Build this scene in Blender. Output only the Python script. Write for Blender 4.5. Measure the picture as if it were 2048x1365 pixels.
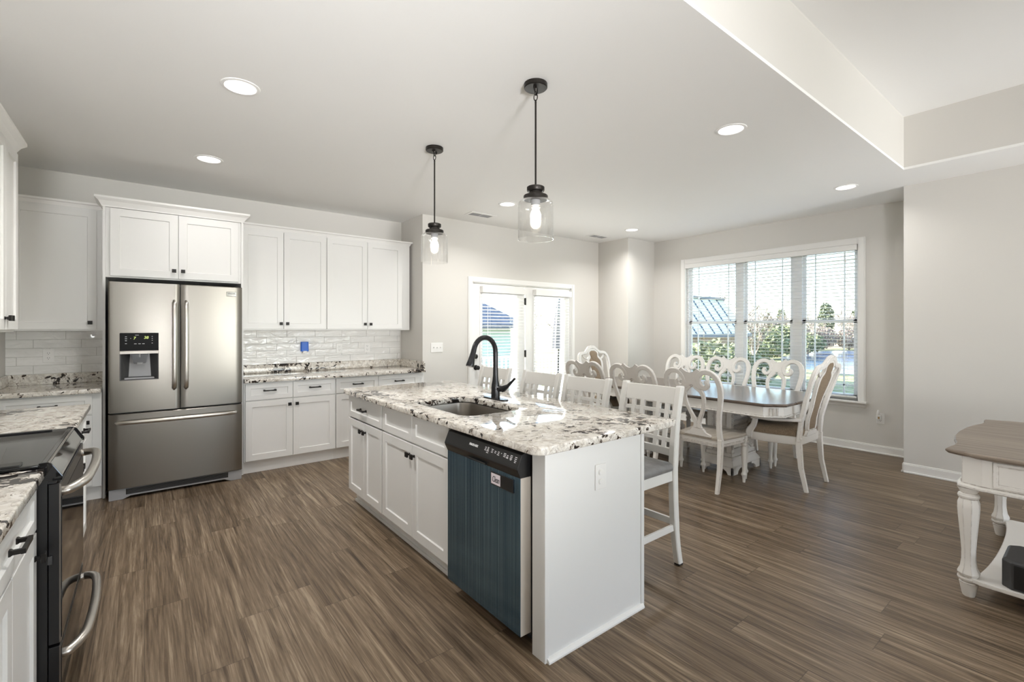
import bpy, bmesh, math, random
from math import sin, cos, pi, radians
from mathutils import Vector, Matrix, Euler

for _o in list(bpy.data.objects):
    bpy.data.objects.remove(_o)
SC = bpy.context.scene
COL = SC.collection

# ------------------------------------------------------------------ camera
CAM_H = 1.40
cam_d = bpy.data.cameras.new('camera')
cam = bpy.data.objects.new('camera', cam_d)
COL.objects.link(cam)
cam.location = (0, 0, CAM_H)
cam.rotation_euler = (radians(90), 0, radians(51.9 - 90))
cam_d.sensor_width = 36
cam_d.lens = 36 * 937.0 / 2048
cam_d.shift_y = -(682.5 - 657) / 2048
cam_d.clip_start = 0.02
cam_d.clip_end = 600
SC.camera = cam

# ------------------------------------------------------------------ sky, sun, added fill lamps
W = bpy.data.worlds.new('sky')
SC.world = W
W.use_nodes = True
nt = W.node_tree
nt.nodes.clear()
sky = nt.nodes.new('ShaderNodeTexSky')
sky.sky_type = 'NISHITA'
sky.sun_disc = False
sky.sun_elevation = radians(38)
sky.sun_rotation = radians(-40)
sky.air_density = 1.0
sky.dust_density = 0.6
bg = nt.nodes.new('ShaderNodeBackground')
bg.inputs['Strength'].default_value = 0.9
wo = nt.nodes.new('ShaderNodeOutputWorld')
nt.links.new(sky.outputs[0], bg.inputs[0])
nt.links.new(bg.outputs[0], wo.inputs[0])

def lamp(kind, name, loc, energy, color=(1, 1, 1), rot=None, aim=None, size=None, size_y=None, **kw):
    d = bpy.data.lights.new(name, kind)
    d.energy = energy
    d.color = color
    if size is not None:
        if kind == 'AREA':
            d.shape = 'RECTANGLE' if size_y else 'DISK'
            d.size = size
            if size_y: d.size_y = size_y
        elif kind == 'SUN':
            d.angle = size
        else:
            d.shadow_soft_size = size
    for k, v in kw.items():
        setattr(d, k, v)
    o = bpy.data.objects.new(name, d)
    COL.objects.link(o)
    o.location = loc
    if aim is not None:
        o.rotation_euler = Vector(aim).to_track_quat('-Z', 'Y').to_euler()
    elif rot: o.rotation_euler = rot
    return o

SUN_DIR = Vector((0.56, -0.83, -0.56))
lamp('SUN', 'sun', (0, 12, 12), 25.0, (1.0, 0.93, 0.82), aim=SUN_DIR, size=radians(0.6))
# added fill lamps at the unseen rear windows, standing in for daylight
DAY = (0.97, 0.985, 1.0)
lamp('AREA', 'rear_fill_lamp', (3.12, -4.9, 1.55), 92, DAY, aim=(-0.15, 1, 0.1), size=1.65, size_y=1.8)
lamp('AREA', 'rear_fill_lamp', (4.95, -4.9, 1.55), 16, DAY, aim=(-0.1, 1, 0.1), size=1.2, size_y=1.8)
# added fill lamps, unseen (their cans are built below), tilted towards the kitchen ceiling
CEILING_FILLS = [((-0.46, -3.2, 0.95), (0.12, 0.93, 0.37), 64, 62), ((4.7, -3.2, 0.9), (0.06, 0.95, 0.36), 14, 66), ((-0.42, -1.6, 0.95), (0.83, 0.52, 0.21), 7, 45)]
for _l, _a, _e, _s in CEILING_FILLS:
    lamp('AREA', 'ceiling_fill_lamp', _l, _e, (0.985, 0.99, 1.0), aim=_a, size=0.84, spread=radians(_s))

SC.view_settings.view_transform = 'Standard'
SC.view_settings.look = 'None'
SC.view_settings.exposure = 0.2
SC.view_settings.gamma = 1.0
SC.view_settings.use_curve_mapping = False
SC.cycles.use_denoising = True
SC.cycles.max_bounces = 10
SC.cycles.diffuse_bounces = 6
SC.cycles.glossy_bounces = 5
SC.cycles.transparent_max_bounces = 24
SC.cycles.transmission_bounces = 6
SC.cycles.sample_clamp_indirect = 6.0
SC.cycles.caustics_reflective = False
SC.cycles.caustics_refractive = False

# ------------------------------------------------------------------ materials
class NT:
    def __init__(s, name):
        s.m = bpy.data.materials.new(name)
        s.m.use_nodes = True
        s.t = s.m.node_tree
        s.t.nodes.clear()
        s.out = s.t.nodes.new('ShaderNodeOutputMaterial')
    def n(s, typ, ins=None, **kw):
        nd = s.t.nodes.new('ShaderNode' + typ)
        for k, v in kw.items():
            setattr(nd, k, v)
        for k, v in (ins or {}).items():
            s.set(nd, k, v)
        return nd
    def set(s, nd, k, v):
        i = nd.inputs[k]
        if isinstance(v, bpy.types.NodeSocket): s.t.links.new(v, i)
        elif isinstance(v, bpy.types.Node): s.t.links.new(v.outputs[0], i)
        else:
            if isinstance(v, tuple) and len(v) == 3 and i.type == 'RGBA': v = v + (1,)
            i.default_value = v
    def math(s, op, a, b=0.0, c=None):
        nd = s.n('Math', operation=op)
        s.set(nd, 0, a); s.set(nd, 1, b)
        if c is not None: s.set(nd, 2, c)
        return nd.outputs[0]
    def ramp(s, fac, stops, interp='LINEAR'):
        nd = s.n('ValToRGB')
        cr = nd.color_ramp
        cr.interpolation = interp
        while len(cr.elements) < len(stops): cr.elements.new(0.5)
        for e, (p, c) in zip(cr.elements, stops):
            e.position = p
            e.color = (c, c, c, 1) if not isinstance(c, tuple) else tuple(c) + (1,)
        s.set(nd, 0, fac)
        return nd.outputs[0]
    def mix(s, fac, a, b, mode='MIX'):
        nd = s.n('Mix', data_type='RGBA', blend_type=mode)
        s.set(nd, 0, fac); s.set(nd, 6, a); s.set(nd, 7, b)
        return nd.outputs[2]
    def noise(s, vec, scale, detail=3, rough=0.5, dist=0.0):
        nd = s.n('TexNoise', {'Scale': scale, 'Detail': detail, 'Roughness': rough, 'Distortion': dist})
        if vec is not None: s.set(nd, 'Vector', vec)
        return nd.outputs['Fac']
    def pos(s):
        return s.n('NewGeometry').outputs['Position']
    def obj(s):
        return s.n('TexCoord').outputs['Object']
    def mapping(s, vec, scale=(1, 1, 1), loc=(0, 0, 0), rot=(0, 0, 0)):
        return s.n('Mapping', {'Vector': vec, 'Scale': scale, 'Location': loc, 'Rotation': rot}).outputs[0]
    def bump(s, h, strength=0.2, dist=0.01):
        return s.n('Bump', {'Height': h, 'Strength': strength, 'Distance': dist}).outputs[0]
    def bsdf(s, **kw):
        names = {'col': 'Base Color', 'rough': 'Roughness', 'metal': 'Metallic', 'normal': 'Normal', 'spec': 'Specular IOR Level',
                 'coat': 'Coat Weight', 'coatr': 'Coat Roughness', 'aniso': 'Anisotropic', 'emit': 'Emission Color', 'estr': 'Emission Strength', 'sub': 'Subsurface Weight', 'alpha': 'Alpha'}
        b = s.n('BsdfPrincipled')
        for k, v in kw.items():
            s.set(b, names[k], v)
        s.t.links.new(b.outputs[0], s.out.inputs[0])
        return b

M = {}
def simple(name, col, rough=0.5, metal=0.0, **kw):
    t = NT(name)
    t.bsdf(col=col, rough=rough, metal=metal, **kw)
    M[name] = t.m
    return t.m

def paint(name, col, rough=0.6, bumps=0.04, scale=180):
    t = NT(name)
    nz = t.noise(t.pos(), scale, 2)
    t.bsdf(col=col, rough=rough, normal=t.bump(nz, bumps, 0.004))
    M[name] = t.m
paint('wall_paint', (0.655, 0.635, 0.60), 0.65)
paint('ceiling_paint', (0.86, 0.855, 0.84), 0.8, 0.08, 90)
paint('trim_paint', (0.84, 0.83, 0.81), 0.35, 0.02)
paint('cabinet_paint', (0.79, 0.785, 0.77), 0.33, 0.015)
paint('stool_paint', (0.80, 0.785, 0.75), 0.38, 0.03)
simple('black_metal', (0.022, 0.02, 0.019), 0.42, 0.6)
simple('faucet_black', (0.02, 0.02, 0.022), 0.24, 0.35)
simple('pendant_bronze', (0.03, 0.026, 0.023), 0.38, 0.7)
simple('black_plastic', (0.012, 0.012, 0.013), 0.3)
simple('dark_grey_plastic', (0.05, 0.05, 0.052), 0.45)
simple('grey_plastic', (0.35, 0.35, 0.36), 0.4)
simple('white_plastic', (0.82, 0.81, 0.79), 0.3)
simple('vinyl_slat', (0.86, 0.86, 0.85), 0.45)
simple('mark_white', (0.8, 0.8, 0.8), 0.5)
simple('mark_dark', (0.05, 0.05, 0.06), 0.5)
simple('mark_paper', (0.8, 0.72, 0.76), 0.6)
simple('blue_plastic', (0.012, 0.13, 0.62), 0.35)
simple('toekick_black', (0.015, 0.015, 0.016), 0.6)
simple('gap_dark', (0.03, 0.027, 0.025), 0.8)
simple('door_edge_tan', (0.56, 0.51, 0.45), 0.55)
simple('black_glass', (0.012, 0.012, 0.013), 0.04, 0.0, spec=0.7)
simple('display_black', (0.01, 0.01, 0.011), 0.5, 0.0, spec=0.15)
simple('chrome', (0.7, 0.69, 0.67), 0.12, 1.0)
simple('brass', (0.6, 0.4, 0.18), 0.35, 0.8)
simple('seam_dark', (0.04, 0.06, 0.10), 0.5)

def emitter(name, col, strength):
    t = NT(name)
    e = t.n('Emission', {'Color': col, 'Strength': strength})
    t.t.links.new(e.outputs[0], t.out.inputs[0])
    M[name] = t.m
emitter('lamp_lens', (1.0, 0.97, 0.93), 3.0)
emitter('bulb_glow', (1.0, 0.9, 0.76), 9.0)
emitter('display_digit', (0.65, 0.75, 0.25), 0.9)

def glass(name, tint, refl=1.0, ior=1.45, rough=0.0):
    t = NT(name)
    fc = t.n('LayerWeight', {'Blend': 0.5}).outputs['Facing']
    r0 = ((ior - 1) / (ior + 1)) ** 2
    f2 = t.math('MULTIPLY', t.math('MULTIPLY_ADD', t.math('POWER', fc, 5.0), 1 - r0, r0), refl)
    tr = t.n('BsdfTransparent', {'Color': tint})
    gl = t.n('BsdfGlossy', {'Roughness': rough, 'Color': (1, 1, 1)})
    mx = t.n('MixShader', {0: f2})
    t.t.links.new(tr.outputs[0], mx.inputs[1])
    t.t.links.new(gl.outputs[0], mx.inputs[2])
    t.t.links.new(mx.outputs[0], t.out.inputs[0])
    M[name] = t.m
glass('window_glass', (0.95, 0.97, 0.97), 0.8)
glass('pendant_glass', (0.985, 0.985, 0.983), 1.8, 1.5)

def steel(name, col, rough, axis):
    t = NT(name)
    sc = {'x': (3, 120, 300), 'z': (260, 260, 1.5), 'y': (260, 1.5, 260)}[axis]
    g = t.noise(t.mapping(t.pos(), sc), 1.0, 2)
    warp = t.noise(t.mapping(t.pos(), (5, 5, 1.2)), 1.0, 1)
    n1 = t.bump(warp, 0.05, 0.02)
    r = t.math('MULTIPLY_ADD', g, 0.03, rough - 0.015)
    t.bsdf(col=col, rough=r, metal=1.0, normal=n1)
    M[name] = t.m
steel('stainless', (0.265, 0.247, 0.224), 0.30, 'x')
steel('stainless_handle', (0.58, 0.55, 0.51), 0.30, 'x')
steel('sink_steel', (0.30, 0.275, 0.245), 0.36, 'y')

def floor_mat():
    t = NT('floor_planks')
    p = t.pos()
    sx = t.n('SeparateXYZ', {0: p})
    X, Y = sx.outputs[0], sx.outputs[1]
    cx = t.math('DIVIDE', X, 0.178)
    ci = t.math('FLOOR', cx)
    fx = t.math('SUBTRACT', cx, ci)
    wn = t.n('TexWhiteNoise', noise_dimensions='1D'); t.set(wn, 'W', ci)
    cy = t.math('ADD', t.math('DIVIDE', Y, 1.22), wn.outputs[0])
    ri = t.math('FLOOR', cy)
    fy = t.math('SUBTRACT', cy, ri)
    idv = t.n('CombineXYZ', {0: ci, 1: ri})
    w2 = t.n('TexWhiteNoise', noise_dimensions='2D'); t.set(w2, 'Vector', idv)
    tone = w2.outputs[0]
    off = t.math('MULTIPLY', tone, 37.0)
    gx = t.math('MULTIPLY', X, 36.0)
    gy = t.math('ADD', t.math('MULTIPLY', Y, 1.5), off)
    gv = t.n('CombineXYZ', {0: gx, 1: gy, 2: off})
    g1 = t.noise(gv, 1.0, 6, 0.66, 0.7)
    gv2 = t.n('CombineXYZ', {0: t.math('MULTIPLY', X, 130.0), 1: t.math('ADD', t.math('MULTIPLY', Y, 3.0), off), 2: off})
    g2 = t.noise(gv2, 1.0, 4, 0.65, 0.5)
    g = t.math('ADD', t.math('MULTIPLY', g1, 0.62), t.math('MULTIPLY', g2, 0.38))
    g = t.math('ADD', g, t.math('MULTIPLY', t.math('SUBTRACT', tone, 0.5), 0.07))
    c = t.ramp(g, [(0.35, (0.060, 0.040, 0.024)), (0.46, (0.130, 0.091, 0.058)), (0.55, (0.210, 0.153, 0.102)), (0.66, (0.36, 0.28, 0.195))])
    ex = t.math('MINIMUM', fx, t.math('SUBTRACT', 1.0, fx))
    ey = t.math('MINIMUM', fy, t.math('SUBTRACT', 1.0, fy))
    gap = t.math('MAXIMUM', t.math('LESS_THAN', ex, 0.009), t.math('LESS_THAN', ey, 0.0014))
    c = t.mix(t.math('MULTIPLY', gap, 0.45), c, (0.03, 0.022, 0.016))
    r = t.math('MULTIPLY_ADD', g2, 0.16, 0.27)
    t.bsdf(col=c, rough=r, spec=0.24, normal=t.bump(t.math('SUBTRACT', g2, t.math('MULTIPLY', gap, 0.6)), 0.18, 0.004))
    M['floor_planks'] = t.m
floor_mat()

def granite():
    t = NT('granite')
    p = t.pos()
    wp = t.n('TexNoise', {'Vector': p, 'Scale': 7.0, 'Detail': 3.0})
    wv = t.n('VectorMath', {0: wp.outputs['Color'], 1: (0.13, 0.13, 0.13)}, operation='MULTIPLY')
    q = t.n('VectorMath', {0: p, 1: wv.outputs[0]}, operation='ADD').outputs[0]
    base = t.ramp(t.noise(q, 26, 4, 0.6), [(0.3, (0.54, 0.48, 0.41)), (0.45, (0.73, 0.69, 0.625)), (0.60, (0.83, 0.80, 0.75))])
    veins = t.ramp(t.noise(q, 10, 6, 0.72, 1.2), [(0.45, 0.0), (0.495, 0.75), (0.54, 0.0)])
    base = t.mix(t.math('MULTIPLY', veins, 0.8), base, (0.30, 0.255, 0.215))
    cl = t.ramp(t.noise(p, 3.4, 2, 0.5), [(0.44, -0.03), (0.64, 0.15)])
    bl = t.math('ADD', t.noise(t.mapping(q, (1, 1, 1.1)), 22, 5, 0.62, 0.6), cl)
    brown = t.ramp(bl, [(0.615, 0.0), (0.64, 1.0)])
    black = t.ramp(bl, [(0.635, 0.0), (0.66, 1.0)])
    c = t.mix(brown, base, (0.16, 0.105, 0.07))
    c = t.mix(black, c, (0.018, 0.015, 0.014))
    fine = t.ramp(t.noise(p, 130, 2), [(0.64, 0.0), (0.74, 0.3)])
    c = t.mix(fine, c, (0.12, 0.10, 0.09))
    t.bsdf(col=c, rough=0.06, spec=0.55)
    M['granite'] = t.m
granite()

def tile():
    t = NT('gloss_tile')
    p = t.pos()
    v = t.noise(t.mapping(p, (4, 4, 16)), 1.0, 2)
    wv = t.noise(t.mapping(p, (9, 9, 22)), 1.0, 2, 0.5, 0.8)
    c = t.ramp(v, [(0.35, (0.78, 0.77, 0.75)), (0.65, (0.86, 0.85, 0.83))])
    t.bsdf(col=c, rough=0.10, normal=t.bump(wv, 0.35, 0.03))
    M['gloss_tile'] = t.m
tile()
simple('grout', (0.5, 0.485, 0.46), 0.9)

def distressed(name, col, edge, amt=1.0):
    t = NT(name)
    bv = t.n('Bevel', {'Radius': 0.008}, samples=4)
    g = t.n('NewGeometry')
    d = t.n('VectorMath', {0: bv.outputs[0], 1: g.outputs['Normal']}, operation='DOT_PRODUCT').outputs['Value']
    e = t.ramp(d, [(0.86, 1.0), (0.985, 0.0)])
    nz = t.ramp(t.noise(t.obj(), 34, 4, 0.7), [(0.40, 0.25), (0.58, 1.0)])
    em = t.math('MULTIPLY', t.math('MULTIPLY', e, nz), amt)
    st = t.ramp(t.noise(t.mapping(t.obj(), (5, 5, 60)), 1.0, 3, 0.6), [(0.68, 0.0), (0.8, 0.35)])
    c = t.mix(st, col, tuple(x * 0.72 for x in col))
    c = t.mix(em, c, edge)
    t.bsdf(col=c, rough=0.5)
    M[name] = t.m
distressed('antique_white', (0.78, 0.755, 0.715), (0.15, 0.10, 0.07), 0.9)

def wood(name, c0, c1, axis, rough, scale=1.0):
    t = NT(name)
    sc = {'x': (1.3, 22, 22), 'y': (22, 1.3, 22)}[axis]
    g = t.noise(t.mapping(t.obj(), tuple(v * scale for v in sc)), 1.0, 5, 0.6, 0.9)
    c = t.ramp(g, [(0.33, c0), (0.66, c1)])
    t.bsdf(col=c, rough=rough, normal=t.bump(g, 0.08, 0.003))
    M[name] = t.m
wood('table_wood', (0.065, 0.047, 0.036), (0.145, 0.112, 0.09), 'y', 0.2)
wood('console_wood', (0.165, 0.128, 0.098), (0.30, 0.245, 0.195), 'y', 0.42)
wood('seat_wood', (0.40, 0.35, 0.29), (0.56, 0.51, 0.44), 'x', 0.42)

def fabric(name, c0, c1, scale, rough=0.9):
    t = NT(name)
    g = t.noise(t.obj(), scale, 2, 0.7)
    t.bsdf(col=t.ramp(g, [(0.35, c0), (0.65, c1)]), rough=rough, normal=t.bump(g, 0.35, 0.004))
    M[name] = t.m
fabric('tweed', (0.14, 0.10, 0.065), (0.36, 0.275, 0.19), 260)
fabric('grey_vinyl', (0.205, 0.20, 0.20), (0.25, 0.245, 0.24), 25, 0.33)

def dishwasher_mat():
    t = NT('dishwasher_film')
    p = t.pos()
    g = t.noise(t.mapping(p, (600, 600, 0.8)), 1.0, 2, 0.6)
    c = t.ramp(g, [(0.32, (0.045, 0.10, 0.175)), (0.5, (0.125, 0.235, 0.35)), (0.68, (0.30, 0.45, 0.57))])
    t.bsdf(col=c, rough=0.17, metal=0.9)
    M['dishwasher_film'] = t.m
dishwasher_mat()

# ------------------------------------------------------------------ mesh builder
class MB:
    def __init__(s):
        s.v = []; s.f = []
    def add(s, vs, fs):
        b = len(s.v)
        s.v += [tuple(p) for p in vs]
        s.f += [tuple(i + b for i in f) for f in fs]
        return s
    def box(s, x0, x1, y0, y1, z0, z1):
        x0, x1 = min(x0, x1), max(x0, x1); y0, y1 = min(y0, y1), max(y0, y1); z0, z1 = min(z0, z1), max(z0, z1)
        return s.add([(x0, y0, z0), (x1, y0, z0), (x1, y1, z0), (x0, y1, z0), (x0, y0, z1), (x1, y0, z1), (x1, y1, z1), (x0, y1, z1)],
                     [(0, 3, 2, 1), (4, 5, 6, 7), (0, 1, 5, 4), (1, 2, 6, 5), (2, 3, 7, 6), (3, 0, 4, 7)])
    def loft(s, rings, cap=True, closed=True):
        n = len(rings[0]); b = len(s.v)
        for r in rings: s.v += [tuple(p) for p in r]
        for i in range(len(rings) - 1):
            for j in range(n if closed else n - 1):
                k = (j + 1) % n
                s.f.append((b + i * n + j, b + i * n + k, b + (i + 1) * n + k, b + (i + 1) * n + j))
        if cap:
            s.f.append(tuple(b + j for j in reversed(range(n))))
            s.f.append(tuple(b + (len(rings) - 1) * n + j for j in range(n)))
        return s
    def lathe(s, prof, c=(0, 0, 0), seg=24, axis='z', cap=True, rot=0.0):
        rings = []
        for r, h in prof:
            ring = []
            for k in range(seg):
                a = 2 * pi * k / seg + rot
                u, w = max(r, 1e-4) * cos(a), max(r, 1e-4) * sin(a)
                if axis == 'z': p = (c[0] + u, c[1] + w, c[2] + h)
                elif axis == 'y': p = (c[0] + w, c[1] + h, c[2] + u)
                else: p = (c[0] + h, c[1] + u, c[2] + w)
                ring.append(p)
            rings.append(ring)
        return s.loft(rings, cap)
    def tube(s, path, r, seg=10, cap=True):
        path = [Vector(p) for p in path]
        n = len(path)
        rr = r if isinstance(r, (list, tuple)) else [r] * n
        rings = []; up = None
        for i, p in enumerate(path):
            t = (path[min(i + 1, n - 1)] - path[max(i - 1, 0)]).normalized()
            if up is None:
                up = Vector((0, 0, 1)) if abs(t.z) < 0.9 else Vector((1, 0, 0))
            u = (up - t * up.dot(t)).normalized(); up = u
            w = t.cross(u)
            rings.append([p + (u * cos(2 * pi * k / seg) + w * sin(2 * pi * k / seg)) * rr[i] for k in range(seg)])
        return s.loft(rings, cap)
    def prism(s, pts, fn, a, b):
        """outline pts (2-D, counter-clockwise) extruded between depth a and b; fn(u, v, d) -> xyz"""
        n = len(pts); o = len(s.v)
        for d in (a, b):
            s.v += [tuple(fn(u, v, d)) for u, v in pts]
        s.f.append(tuple(o + j for j in reversed(range(n))))
        s.f.append(tuple(o + n + j for j in range(n)))
        for j in range(n):
            k = (j + 1) % n
            s.f.append((o + j, o + k, o + n + k, o + n + j))
        return s
    def ribbon(s, pts, widths, depth, normal=None, ch=0.2, flat=False):
        """a strip swept along pts: width lies across the path in its plane, depth along the normal"""
        P = [Vector(p) for p in pts]; n = len(P)
        ww = widths if isinstance(widths, (list, tuple)) else [widths] * n
        rings = []
        for i, p in enumerate(P):
            t = (P[min(i + 1, n - 1)] - P[max(i - 1, 0)]).normalized()
            nv = Vector(normal)
            nv = (nv - t * nv.dot(t)).normalized()
            sd = t.cross(nv)
            w, d = ww[i] / 2, depth / 2
            c = min(w, d) * ch * 2
            prof = [(-w + c, -d), (w - c, -d), (w, -d + c), (w, d - c), (w - c, d), (-w + c, d), (-w, d - c), (-w, -d + c)]
            rings.append([p + sd * a + nv * b for a, b in prof])
        return s.loft(rings)
    def build(s, name, mat, parent=None, bevel=0.0, smooth=None, seg=2, fix=True):
        off = Vector((0, 0, 0))
        q = parent
        while q is not None:
            off += q.location; q = q.parent
        me = bpy.data.meshes.new(name)
        me.from_pydata([tuple(Vector(p) - off) for p in s.v], [], s.f)
        bm = bmesh.new(); bm.from_mesh(me)
        if fix: bmesh.ops.recalc_face_normals(bm, faces=bm.faces)
        bm.to_mesh(me); bm.free()
        me.materials.append(M[mat])
        if smooth is not None:
            me.polygons.foreach_set('use_smooth', [True] * len(me.polygons))
            me.set_sharp_from_angle(angle=radians(smooth))
        o = bpy.data.objects.new(name, me)
        COL.objects.link(o)
        if parent is not None: o.parent = parent
        if bevel:
            md = o.modifiers.new('bevel', 'BEVEL')
            md.width = bevel; md.segments = seg; md.limit_method = 'ANGLE'; md.angle_limit = radians(40)
        return o

def box(*a): return MB().box(*a)
def tag(o, label=None, cat=None, group=None, kind=None):
    if label: o['label'] = label
    if cat: o['category'] = cat
    if group: o['group'] = group
    if kind: o['kind'] = kind
    return o
def thing(name, loc, label, cat, group=None):
    o = bpy.data.objects.new(name, None)
    o.empty_display_size = 0.1
    COL.objects.link(o); o.location = loc
    return tag(o, label, cat, group)
def struct(name, mb, mat, parent=None, **kw):
    o = mb.build(name, mat, parent, **kw)
    if parent is None: o['kind'] = 'structure'
    return o
def dup(root, loc, rz, label, group=None):
    def rec(o, par):
        c = o.copy(); COL.objects.link(c)
        if par is not None: c.parent = par
        for ch in [x for x in bpy.data.objects if x.parent == o]: rec(ch, c)
        return c
    r = rec(root, None)
    r.location = loc; r.rotation_euler = (0, 0, rz)
    r['label'] = label
    if group: r['group'] = group
    return r
def crom(pts, k=6):
    """smooth curve through the points (Catmull-Rom); tuples of any length"""
    P = [pts[0]] + list(pts) + [pts[-1]]
    out = []
    for i in range(1, len(P) - 2):
        for j in range(k):
            t = j / k
            out.append(tuple(0.5 * (2 * b + (c - a) * t + (2 * a - 5 * b + 4 * c - d) * t * t + (3 * b - a - 3 * c + d) * t ** 3)
                             for a, b, c, d in zip(P[i - 1], P[i], P[i + 1], P[i + 2])))
    out.append(tuple(pts[-1]))
    return out
def rrect(x0, x1, y0, y1, r, k=6):
    pts = []
    for cx, cy, a0 in ((x1 - r, y0 + r, -pi / 2), (x1 - r, y1 - r, 0), (x0 + r, y1 - r, pi / 2), (x0 + r, y0 + r, pi)):
        for j in range(k + 1):
            a = a0 + pi / 2 * j / k
            pts.append((cx + r * cos(a), cy + r * sin(a)))
    return pts
def text_mb(s, size, fn, thick=0.0006, shear=0.0, spacing=1.0, bold=0.0):
    cu = bpy.data.curves.new('txt', 'FONT')
    cu.body = s; cu.size = size; cu.shear = shear; cu.space_character = spacing
    cu.align_x = 'CENTER'; cu.align_y = 'CENTER'; cu.offset = bold; cu.extrude = thick
    o = bpy.data.objects.new('txt', cu); COL.objects.link(o)
    bpy.context.view_layer.update()
    me = o.evaluated_get(bpy.context.evaluated_depsgraph_get()).to_mesh()
    mb = MB().add([fn(*v.co) for v in me.vertices], [tuple(p.vertices) for p in me.polygons])
    bpy.data.objects.remove(o); bpy.data.curves.remove(cu)
    return mb
# ================================================================== SETTING
H, HT = 2.78, 3.24
XL, YB, YD, XW, XR = -0.92, 5.71, 5.115, 6.45, 5.81
struct('floor', box(-1.1, 6.65, -5.15, 5.9, -0.12, 0), 'floor_planks')
struct('ceiling', MB().box(-1.04, 6.57, 1.105, 5.83, H, H + 0.02).box(5.2, 5.93, -5.12, 1.105, H, H + 0.02)
       .box(-1.04, 5.2, -5.12, 1.105, HT, HT + 0.1).box(-1.04, 6.57, 1.2, 5.83, H + 0.5, H + 0.56), 'ceiling_paint')
struct('wall_soffit', MB().box(-1.04, 5.2, 1.105, 1.2, H + 0.02, HT + 0.1).box(5.2, 5.3, -5.12, 1.2, H + 0.02, HT + 0.1), 'wall_paint')
struct('wall_back', box(-1.04, 2.76, YB, YB + 0.12, 0, H), 'wall_paint')
struct('wall_return', box(2.64, 2.76, YD, YB, 0, H), 'wall_paint')
DX0, DX1, DZ = 3.345, 5.165, 2.01
struct('wall_patio', MB().box(2.76, DX0, YD, YD + 0.12, 0, H).box(DX1, 5.79, YD, YD + 0.12, 0, H).box(DX0, DX1, YD, YD + 0.12, DZ, H), 'wall_paint')
struct('wall_jog', MB().box(5.79, 5.91, 4.52, YD + 0.12, 0, H).box(5.91, 6.57, 4.52, 4.64, 0, H), 'wall_paint')
WY0, WY1, WZ0, WZ1 = 1.775, 3.965, 0.565, 2.375
struct('wall_window', MB().box(XW, XW + 0.12, 1.115, WY0, 0, H).box(XW, XW + 0.12, WY1, 4.52, 0, H)
       .box(XW, XW + 0.12, WY0, WY1, 0, WZ0).box(XW, XW + 0.12, WY0, WY1, WZ1, H), 'wall_paint')
struct('wall_right', MB().box(XR, XR + 0.12, -5.12, 1.235, 0, H).box(XR + 0.12, XW, 1.115, 1.235, 0, H), 'wall_paint')
struct('wall_left', box(XL - 0.12, XL, -5.12, YB, 0, HT + 0.1), 'wall_paint')
struct('wall_rear', MB().box(-0.92, 2.25, -5.12, -5, 0, HT).box(4.0, 4.3, -5.12, -5, 0, HT).box(5.6, 5.81, -5.12, -5, 0, HT)
       .box(2.25, 4.0, -5.12, -5, 0, 0.6).box(2.25, 4.0, -5.12, -5, 2.5, HT).box(4.3, 5.6, -5.12, -5, 0, 0.6).box(4.3, 5.6, -5.12, -5, 2.5, HT), 'wall_paint')

def baseboard(name, pts):
    mb = MB()
    for x0, y0, x1, y1, nx, ny in pts:
        for t, z0, z1 in ((0.013, 0.0, 0.082), (0.008, 0.082, 0.094), (0.022, 0.0, 0.016)):
            mb.box(min(x0, x1) + min(nx, 0) * t, max(x0, x1) + max(nx, 0) * t, min(y0, y1) + min(ny, 0) * t, max(y0, y1) + max(ny, 0) * t, z0, z1)
    struct(name, mb, 'trim_paint', bevel=0.003)
baseboard('baseboard_window', [(XW, 1.235, XW, 4.52, -1, 0)])
baseboard('baseboard_right', [(XR, -5, XR, 1.235, -1, 0), (XR, 1.235, XW, 1.235, 0, 1)])
baseboard('baseboard_jog', [(5.79, 4.52, 5.79, YD, -1, 0), (5.79, 4.52, XW, 4.52, 0, -1)])
baseboard('baseboard_patio', [(2.66, YD, DX0 - 0.06, YD, 0, -1), (DX1 + 0.06, YD, 5.79, YD, 0, -1)])
baseboard('baseboard_left', [(XL, 4.1, XL, 5.0, 1, 0)])

# ---- dining window: one opening, three double-hung units
mb = MB()
cw = 0.068
for y0, y1, z0, z1 in ((WY0 - cw, WY0 + 0.006, WZ0, WZ1 + cw), (WY1 - 0.006, WY1 + cw, WZ0, WZ1 + cw), (WY0 - 0.0, WY1 + 0.0, WZ1 - 0.006, WZ1 + cw)):
    mb.box(XW - 0.018, XW, y0, y1, z0, z1)
    mb.box(XW - 0.026, XW - 0.018, y0 + 0.012, y1 - 0.012, z0, z1 - 0.008)
win = struct('window_1', mb, 'trim_paint', bevel=0.003)
mb = MB().box(XW - 0.062, XW + 0.05, WY0 - 0.085, WY1 + 0.085, WZ0 - 0.02, WZ0)
mb.prism([(0.0, 0.0), (-0.02, 0.0), (-0.012, -0.045), (0.0, -0.055)], lambda u, v, d: (XW + u, d, WZ0 - 0.02 + v), WY0 - 0.07, WY1 + 0.07)
mb.build('window_sill', 'trim_paint', win, bevel=0.003)
mull = [(2.383, 2.492), (3.111, 3.208)]
mb = MB()
for y0, y1 in ((WY0, WY0 + 0.03), (WY1 - 0.03, WY1)) + tuple(mull):
    mb.box(XW + 0.045, XW + 0.12, y0, y1, WZ0, WZ1)
mb.box(XW + 0.045, XW + 0.12, WY0, WY1, WZ1 - 0.03, WZ1).box(XW + 0.045, XW + 0.12, WY0, WY1, WZ0, WZ0 + 0.03)
mb.build('window_frame', 'white_plastic', win)
units = [(WY0 + 0.03, 2.383), (2.492, 3.111), (3.208, WY1 - 0.03)]
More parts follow.
